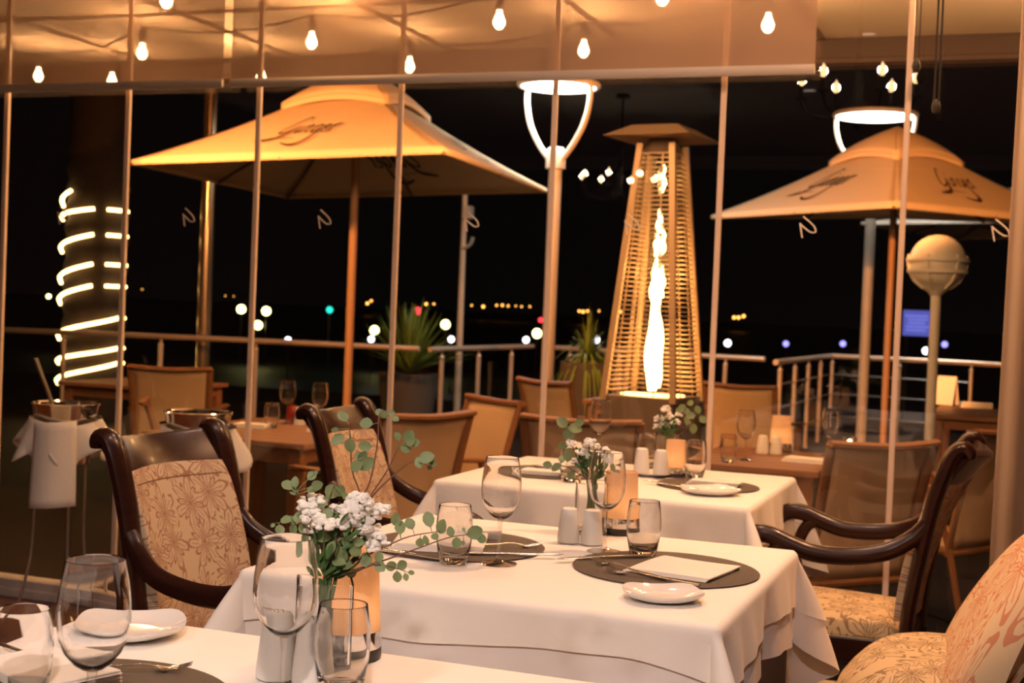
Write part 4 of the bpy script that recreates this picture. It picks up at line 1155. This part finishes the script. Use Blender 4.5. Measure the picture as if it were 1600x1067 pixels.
# ------------------------------------------------------------------ terrace furniture
def sling_chair():
    t = thing('sling_chair', '', 'chair', group='sling chairs on the terrace')
    w = .225
    for s in (-1, 1):
        y = s * w
        MB().tube(smooth_path([(-.20, y, .36), (-.225, y, .52), (-.27, y * 1.02, .72), (-.315, y * 1.06, .895)], 4), .016, 8, (1.3, .8), up=(0, 1, 0)).build('back_post', mTeak, t)
        MB().tube([(-.30, y, 0), (-.21, y, .38), (-.12, y * 1.05, .63)], .016, 8, (1.2, .8), up=(0, 1, 0)).build('leg', mTeak, t)
        MB().tube([(.28, y, 0), (.22, y * 1.03, .4), (.19, y * 1.05, .63)], .016, 8, (1.2, .8), up=(0, 1, 0)).build('leg', mTeak, t)
        MB().tube([(-.24, y * 1.06, .635), (.0, y * 1.09, .645), (.24, y * 1.06, .638)], .020, 8, (.6, 1.3), up=(0, 0, 1)).build('armrest', mTeak, t)
        MB().tube([(-.215, y, .375), (.23, y, .405)], .016, 8, (1.2, .8)).build('seat_rail', mTeak, t)
    MB().tube(smooth_path([(-.316, -w * 1.1, .895), (-.345, 0, .885), (-.316, w * 1.1, .895)], 6), .020, 8, (.75, 1.2), up=(0, 0, 1)).build('top_rail', mTeak, t)
    MB().tube([(-.215, -w, .37), (-.215, w, .37)], .015, 8).tube([(.225, -w, .40), (.225, w, .40)], .017, 8, (1.3, .8), up=(0, 0, 1)).build('cross_rail', mTeak, t)
    def bk(u, v):
        y = (u - .5) * 2 * (w - .012) * (1 + .05 * v); zz = .39 + .49 * v
        return (-.212 - .028 * v - .075 * v * v - .02 * math.sin(PI * u), y, zz - .008 * math.sin(PI * u) * v)
    MB().grid(bk, 10, 12).build('back_sling', mSling, t, solid=.004)
    def st(u, v): return (-.205 + .42 * v, (u - .5) * 2 * (w - .012), .385 + .02 * v - .02 * math.sin(PI * u) * math.sin(PI * v))
    MB().grid(st, 8, 8).build('seat_sling', mSling, t, solid=.004)
    return t
SC = sling_chair(); _sc = [0]
def sling(x, y, face, label, s=1):
    """x,y = middle of the top rail; face = heading in degrees"""
    a = R(face); p = (x + .32 * s * math.cos(a), y + .32 * s * math.sin(a), TZ)
    if not _sc[0]: o = put(SC, p, a, label, None, s); _sc[0] = 1
    else: o = dup(SC, p, a, label); o.scale = (s, s, s)
    return o
TZT = TZ + .885
def mid(a, b, z=TZT): return (PZ(*a, z) + PZ(*b, z)) / 2
q = mid((1292, 696), (1472, 699)); sling(q.x, q.y, 136, 'tan sling chair seen from behind through the right glass pane')
q = mid((612, 653), (722, 650)); sling(q.x, q.y, 155, 'dark sling chair behind the far armchair, orange lit top rail')
q = mid((735, 622), (812, 634)); sling(q.x, q.y, 232, 'orange lit sling chair turned to the camera, beyond the dark sling chair')
q = mid((815, 596), (885, 600)); sling(q.x, q.y, 60, 'sling chair behind the ring lamp pole, centre')
q = mid((850, 657), (965, 662)); sling(q.x, q.y, 95, 'sling chair just outside the glass behind the wine glass of the far table')
q = mid((1115, 602), (1195, 606)); sling(q.x, q.y, 80, 'sling chair to the right of the patio heater')
q = mid((200, 577), (328, 577)); sling(q.x, q.y, 112, 'broad sling chair seen from behind at the left, under the rope light')
sling(-4.2, 5.9, 35, 'small sling chair edge on behind the left bucket', .87)
q = mid((1490, 705), (1560, 705)); sling(q.x + .1, q.y + 1.0, 150, 'shadowed sling chair by the curtain at the far right')

def wood_table(x0, x1, y0, y1, label, z=.735):
    t = thing('terrace_table', label, 'table', ((x0 + x1) / 2, (y0 + y1) / 2, TZ), 0, 'wooden terrace tables')
    w, d = x1 - x0, y1 - y0
    tp = MB(); n = 7
    for k in range(n): tp.box((0, -d / 2 + d * (k + .5) / n, z - .0125), (w, d / n - .006, .025))
    tp.box((0, 0, z - .03), (w * .9, d * .9, .012))
    tp.build('tabletop', mTeak, t, smooth=False, bevel=.003)
    MB().box((0, -d / 2 + .05, z - .06), (w - .1, .022, .06)).box((0, d / 2 - .05, z - .06), (w - .1, .022, .06)).box((-w / 2 + .05, 0, z - .06), (.022, d - .1, .06)).box((w / 2 - .05, 0, z - .06), (.022, d - .1, .06)).build('apron', mTeak, t, smooth=False)
    for sx in (-1, 1):
        for sy in (-1, 1): MB().box((sx * (w / 2 - .06), sy * (d / 2 - .06), (z - .03) / 2), (.06, .06, z - .03)).build('leg', mTeak, t, smooth=False, bevel=.004)
wood_table(-3.55, -2.75, 4.95, 5.9, 'wooden terrace table behind the left armchair')
wood_table(-1.28, -.72, 5.42, 6.22, 'wooden terrace table with a lit candle lamp, right of centre')
wood_table(-2.75, -2.1, 8.75, 9.4, 'wooden terrace table behind the green plant, centre')
wood_table(-.55, .35, 9.4, 10.6, 'shadowed terrace table by the globe lamp at the right')
wood_table(-5.9, -5.1, 7.3, 8.1, 'dark terrace table beyond the broad sling chair')
OT = TZ + .7355
GO = 'glasses on the terrace tables'
place(WG, PZ(448, 662, OT), 'wine glass on the left terrace table, in front', 'wine glass', GO)
place(WG, (PY(500, 640, 5.68).x, 5.68, OT), 'wine glass at the back of the left terrace table', 'wine glass', GO)
place(TG, PZ(424, 668, OT), 'water tumbler on the left terrace table', 'glass', GO)
place(WG, PZ(1164, 719, OT), 'wine glass on the terrace table left of the lit candle lamp', 'wine glass', GO)
place(TG, PZ(1137, 722, OT), 'water tumbler on the terrace table left of the candle lamp', 'glass', GO)
place(WG, PZ(1296, 712, OT), 'wine glass above the tan sling chair back', 'wine glass', GO)
shaker(PZ(468, 664, OT), 'left white shaker on the left terrace table', 1.15)
shaker(PZ(488, 664, OT), 'right white shaker on the left terrace table', 1.15)
shaker(PZ(1191, 709, OT), 'left white shaker beside the lit lamp on the terrace table', 1.1)
shaker(PZ(1212, 710, OT), 'right white shaker in front of the lit lamp on the terrace table', 1.1)
o = MB().lathe([(0, 0), (.025, 0), (.03, .01), (.027, .08), (.018, .09), (0, .09)], 20).build('sauce_pot', mRedBottle, loc=PZ(456, 662, OT)); tag(o, 'small dark red pot beside shakers on the left terrace table', 'pot')
candle_lamp(PZ(1219, 706, OT), 'lit candle lamp with a tapered shade on the terrace table', 1.15, 1.0)
napkin(PZ(392, 668, OT), .16, .10, R(10), 'folded napkin at the left of the left terrace table', .02)
napkin(PZ(497, 674, OT), .10, .08, R(30), 'folded napkin at the right end of the left terrace table', .02)
napkin(PZ(1258, 722, OT), .18, .09, R(-8), 'folded napkin behind the tan sling chair on the terrace table', .02)
napkin(PZ(1525, 637, OT), .22, .13, R(5), 'napkin stack on the shadowed right terrace table', .04)
def tealight(p, label):
    t = thing('tealight_holder', label, 'candle', p)
    MB().lathe([(0, 0), (.03, 0), (.034, .06), (.032, .06), (.028, .004), (0, .004)], 20).build('cup', mGlass, t)
    MB().lathe([(0, .006), (.015, .006), (.015, .02), (0, .02)], 14).build('candle', mWhite, t)
    MB().ball((0, 0, .034), .012, 10, 8, (1, 1, 1.4)).build('flame', mCandle, t)
tealight(PZ(1327, 703, OT), 'orange tealight behind the tan sling chair')
mc = MB().box((0, 0, .11), (.15, .006, .22), rot=Matrix.Rotation(R(-14), 3, 'X')).box((0, .05, .11), (.15, .006, .22), rot=Matrix.Rotation(R(14), 3, 'X')).build('menu_card', mNapkin, loc=PZ(1476, 633, OT), smooth=False)
mc.rotation_euler = (0, 0, R(-25)); tag(mc, 'white folded menu card standing on the right terrace table', 'menu')

# plants
def spiky(p, z0, n, L_, label, seed, droop=.5, wd=.05, up=.75, potr=.22):
    r_ = random.Random(seed); t = thing('spiky_plant', label, 'plant', p)
    MB().lathe([(0, 0), (potr * .75, 0), (potr, z0 * .9), (potr * .9, z0 * .9), (potr * .85, z0 * .85), (0, z0 * .85)], 20).build('planter', mPot, t)
    mb = MB()
    for k in range(n):
        a = r_.uniform(0, 6.28); e = R(r_.uniform(10, 88)) * up + R(15); l = L_ * r_.uniform(.75, 1.05); d = Vector((math.cos(a) * math.cos(e), math.sin(a) * math.cos(e), math.sin(e)))
        sd = Vector((-math.sin(a), math.cos(a), 0)); b = len(mb.v); m_ = 6
        for i in range(m_ + 1):
            f = i / m_; c = Vector((0, 0, z0 * .9)) + d * l * f - Vector((0, 0, droop * l * f * f * math.cos(e))); w = wd * (.5 + .5 * min(1, f * 4)) * (1 - f) ** .7 / 1
            mb.v.append(tuple(c - sd * w / 2)); mb.v.append(tuple(c - Vector((0, 0, w * .2)))); mb.v.append(tuple(c + sd * w / 2))
        for i in range(m_):
            for q in (0, 1): mb.f.append((b + i * 3 + q, b + i * 3 + q + 1, b + (i + 1) * 3 + q + 1, b + (i + 1) * 3 + q))
    mb.build('foliage', mSpiky, t)
q = PY(640, 540, 12.25); spiky((q.x, q.y, TZ), .72, 120, .80, 'large spiky agave behind the left railing end', 3, .25, .06, .8, .3)
q = PY(918, 565, 9.6); spiky((q.x, q.y, TZ), q.z - TZ + .10, 150, .46, 'drooping strappy plant left of the patio heater', 5, 1.5, .022, .85, .2)

# ------------------------------------------------------------------ far lights of the town
def far(px, py, Y, r, m_, name, label, cat, post=True, group=None):
    p = PY(px, py, Y); base = -2.1
    t = thing(name, label, cat, (p.x, p.y, base), 0, group); h = p.z - base
    MB().ball((0, 0, h), r, 10, 8).build('lamp_globe', m_, t)
    if post: MB().tube([(0, 0, 0), (0, 0, h - r)], r * .18, 6).build('post', mBlack, t)
mYel = emit_mat('street_lamp_glow', (1, .85, .30), 9)
mWht = emit_mat('white_lamp_glow', (.95, .93, 1), 5)
mBlu = emit_mat('blue_lamp_glow', (.35, .32, 1), 2.2)
mAmb = emit_mat('amber_lamp_glow', (1, .42, .08), 5)
mRed = emit_mat('red_lamp_glow', (1, .04, .06), 3)
mTeal = emit_mat('teal_lamp_glow', (.02, .75, .55), 2.2)
places = {0: 'left of the umbrella pole', 1: 'beside the umbrella pole', 2: 'behind the agave', 3: 'near the ring lamp pole'}
for x, y, lb in ((377, 483, 'yellowish street lamp left of the umbrella pole, upper left of three'), (416, 486, 'yellowish street lamp left of the umbrella pole, upper right of three'), (403, 508, 'yellowish street lamp left of the umbrella pole, lowest of three'),
                 (585, 516, 'yellowish street lamp at the left of the agave'), (696, 507, 'yellowish street lamp at the right of the agave'), (839, 521, 'yellowish street lamp beside the ring lamp pole'), (76, 463, 'small yellowish street lamp left of the rope light')):
    far(x, y, 60, .22 if x > 100 else .12, mYel, 'street_lamp', lb, 'street lamp', True, 'yellow street lamps beyond the terrace')
for x, y, lb in ((450, 531, 'small white light just above the left handrail'), (580, 530, 'small white light below the left street lamp of the agave'), (705, 530, 'small white light below the right street lamp of the agave'), (822, 531, 'small white light left of the ring lamp pole'), (932, 531, 'small white light left of the patio heater'), (1137, 536, 'small white light right of the patio heater'), (1447, 548, 'small white light beside the globe lamp post')):
    far(x, y, 50, .13, mWht, 'street_lamp', lb, 'street lamp', True, 'white lights beyond the terrace')
for x, y, lb in ((1228, 537, 'small blue light left of the right umbrella pole'), (1317, 537, 'small blue light nearest the right umbrella pole'), (1476, 538, 'small blue light right of the globe lamp post')):
    far(x, y, 60, .13, mBlu, 'street_lamp', lb, 'street lamp', True, 'blue lights beyond the terrace')
amb = [(574, 474, .6), (580, 470, .5), (666, 475, .6), (678, 475, .4), (755, 479, .6), (737, 477, .35), (776, 477, .4), (785, 477, .5), (794, 478, .4), (806, 478, .3), (815, 479, .35), (828, 479, .35), (905, 486, .5), (911, 487, .6), (918, 486, .5), (936, 486, .35), (966, 488, .6), (970, 487, .4), (1147, 496, .6), (1154, 496, .6), (1162, 494, .6), (222, 452, .25), (352, 462, .25), (365, 463, .2)]
for k, (x, y, r) in enumerate(amb):
    far(x, y, 320, r * .62, mAmb, 'distant_light', 'amber light on the far shore horizon', 'light', True, 'amber lights along the far shore')
far(653, 486, 70, .22, mRed, 'traffic_light', 'red traffic light seen through the agave leaves', 'traffic light')
far(845, 500, 70, .14, mRed, 'traffic_light', 'red traffic light left of the ring lamp pole', 'traffic light')
far(515, 484, 60, .16, mTeal, 'traffic_light', 'teal glow standing in for a traffic light reflection left of the umbrella pole', 'traffic light')  # glowing ball in place of a reflected traffic light
# lit blue board
p = PY(1435, 505, 40)
t = thing('lit_signboard', 'blue lit signboard far beyond the right umbrella pole', 'sign', (p.x, p.y, -2.1))
MB().box((0, 0, p.z + 2.1), (.84, .08, .72)).build('panel', emit_mat('blue_screen', (.12, .13, .55), .9), t, smooth=False)
ln = MB()
for k in range(5): ln.box((-.05 + .03 * (k % 2), -.045, p.z + 2.1 + .2 - .1 * k), (.62 - .08 * (k % 3), .006, .03))
ln.build('screen_rows', emit_mat('pale_blue_screen', (.25, .27, .8), 1.1), t, smooth=False)
for s in (-.3, .3): MB().box((s, 0, (p.z + 1.75) / 2), (.06, .06, p.z + 1.75)).build('post', mBlack, t, smooth=False)

# ------------------------------------------------------------------ chandeliers and room light
def chandelier(p, label, n=8, r=.34, power=25):
    t = thing('chandelier', label, 'chandelier', p, 0, 'candle chandeliers')
    MB().tube([(0, 0, -.12), (0, 0, 2.9 - p[2])], .009, 8).lathe([(0, -.16), (.03, -.13), (.045, -.06), (.02, 0), (.03, .1), (.012, .2)], 14).build('stem', mBlack, t)
    MB().lathe([(.06, 0), (.05, .03), (0, .03)], 16, (0, 0, 2.87 - p[2])).build('ceiling_rose', mBlack, t)
    for k in range(n):
        a = 2 * PI * k / n; c, s = math.cos(a), math.sin(a)
        am = MB().tube(smooth_path([(.02 * c, .02 * s, -.02), (.4 * r * c, .4 * r * s, -.10), (.85 * r * c, .85 * r * s, -.08), (r * c, r * s, -.01)], 4), .008, 6).lathe([(.03, -.012), (.03, -.006), (.01, 0), (.01, .05)], 10, (r * c, r * s, 0)).build('arm', mBlack, t)
        MB().lathe([(0, .05), (.013, .057), (.018, .075), (.012, .095), (0, .118)], 12, (r * c, r * s, 0)).build('bulb', mBulbW, am)
        l = bpy.data.lights.new('chandelier_light', 'POINT'); l.energy = power / n; l.color = (1, .68, .42); l.shadow_soft_size = .021
        lo = bpy.data.objects.new('chandelier_light', l); COL.objects.link(lo); lo.parent = t; lo.location = (r * c, r * s, .078)
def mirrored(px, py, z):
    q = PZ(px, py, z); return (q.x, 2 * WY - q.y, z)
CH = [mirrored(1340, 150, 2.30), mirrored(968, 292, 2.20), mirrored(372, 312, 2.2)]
chandelier(CH[0], 'black chandelier mirrored in the glass above the right umbrella', 6, .26, 50)
chandelier(CH[1], 'black chandelier mirrored in the glass left of the patio heater', 8, .30, 70)
chandelier(CH[2], 'black chandelier mirrored in the glass beside the roof post', 8, .34, 70)
def downlight(x, y, power, size=.16, col=(1, .64, .48), spread=150):
    t = thing('downlight_and_fill', 'round recessed ceiling downlight, unseen, for table light and added fill', 'ceiling light', (x, y, 2.9), 0, 'recessed ceiling downlights')
    MB().lathe([(.05, 0), (.085, -.002), (.085, -.008), (.055, -.012), (.05, -.004)], 24, closed=True).build('trim_ring', mWhite, t)
    MB().lathe([(0, -.003), (.05, -.003), (.05, -.001), (0, -.001)], 20).build('lens', emit_mat('downlight_lens', col, 4), t)
    l = bpy.data.lights.new('downlight', 'AREA'); l.shape = 'DISK'; l.size = size; l.energy = power; l.color = col; l.spread = R(spread)
    lo = bpy.data.objects.new('downlight', l); COL.objects.link(lo); lo.parent = t; lo.location = (0, 0, -.02)
downlight(-.9, 2.2, 5)
downlight(-1.1, 3.5, 8)
downlight(-.9, 1.0, 2)
downlight(.15, -.6, 72, col=(1, .78, .68))  # front fill added behind the camera, for the hanging cloths
downlight(-1.5, -.9, 50, col=(1, .78, .68))  # second added fill, whitish, also behind the camera
downlight(-.12, 3.3, 30, col=(1, .50, .25))  # orange fill put in to warm the right side and sling chair

def added_floodlight(x, tx, ty, tz_, power, label, cone=125):  # unseen lamps, added to light the umbrellas orange
    t = thing('added_floodlight', label, 'added_floodlight', (x, 6.783, 2.58), 0, 'floodlights added on the roof edge')
    MB().box((0, .03, 0), (.16, .05, .10)).build('housing', mBlack, t, smooth=False, bevel=.006)
    MB().box((0, .058, 0), (.13, .006, .075)).build('lens', emit_mat('flood_lens', (1, .58, .24), 6), t, smooth=False)
    l = bpy.data.lights.new('flood_beam', 'SPOT'); l.energy = power; l.color = (1, .34, .085); l.spot_size = R(cone); l.spot_blend = .6; l.shadow_soft_size = .05
    lo = bpy.data.objects.new('flood_beam', l); COL.objects.link(lo); lo.parent = t; lo.location = (0, .12, 0)
    lo.rotation_euler = (Vector((tx, ty, tz_)) - Vector((x, 6.92, 2.58))).to_track_quat('-Z', 'Y').to_euler()
added_floodlight(-5.6, -4.9, 9.2, 2.5, 390, 'floodlight on the roof edge, put in to light the left umbrella')
added_floodlight(-2.6, -3.9, 9.6, 1.9, 360, 'floodlight on the roof edge above the patio heater, put in to light the umbrellas')
added_floodlight(-.9, -1.4, 12.0, 2.6, 1700, 'floodlight on the roof edge, put in to light the right umbrella', 76)

# ------------------------------------------------------------------ world and view
w = bpy.data.worlds.new('night'); sc.world = w; w.use_nodes = True
bg = w.node_tree.nodes['Background']; bg.inputs[0].default_value = (.0018, .0013, .0012, 1); bg.inputs[1].default_value = 1
sc.view_settings.view_transform = 'Standard'; sc.view_settings.look = 'None'; sc.view_settings.gamma = 1; sc.view_settings.use_curve_mapping = False
sc.view_settings.exposure = 0
cy = sc.cycles
cy.use_denoising = True
cy.max_bounces = 14; cy.transmission_bounces = 12; cy.transparent_max_bounces = 40; cy.glossy_bounces = 6; cy.diffuse_bounces = 4
cy.sample_clamp_indirect = 6; cy.blur_glossy = .5
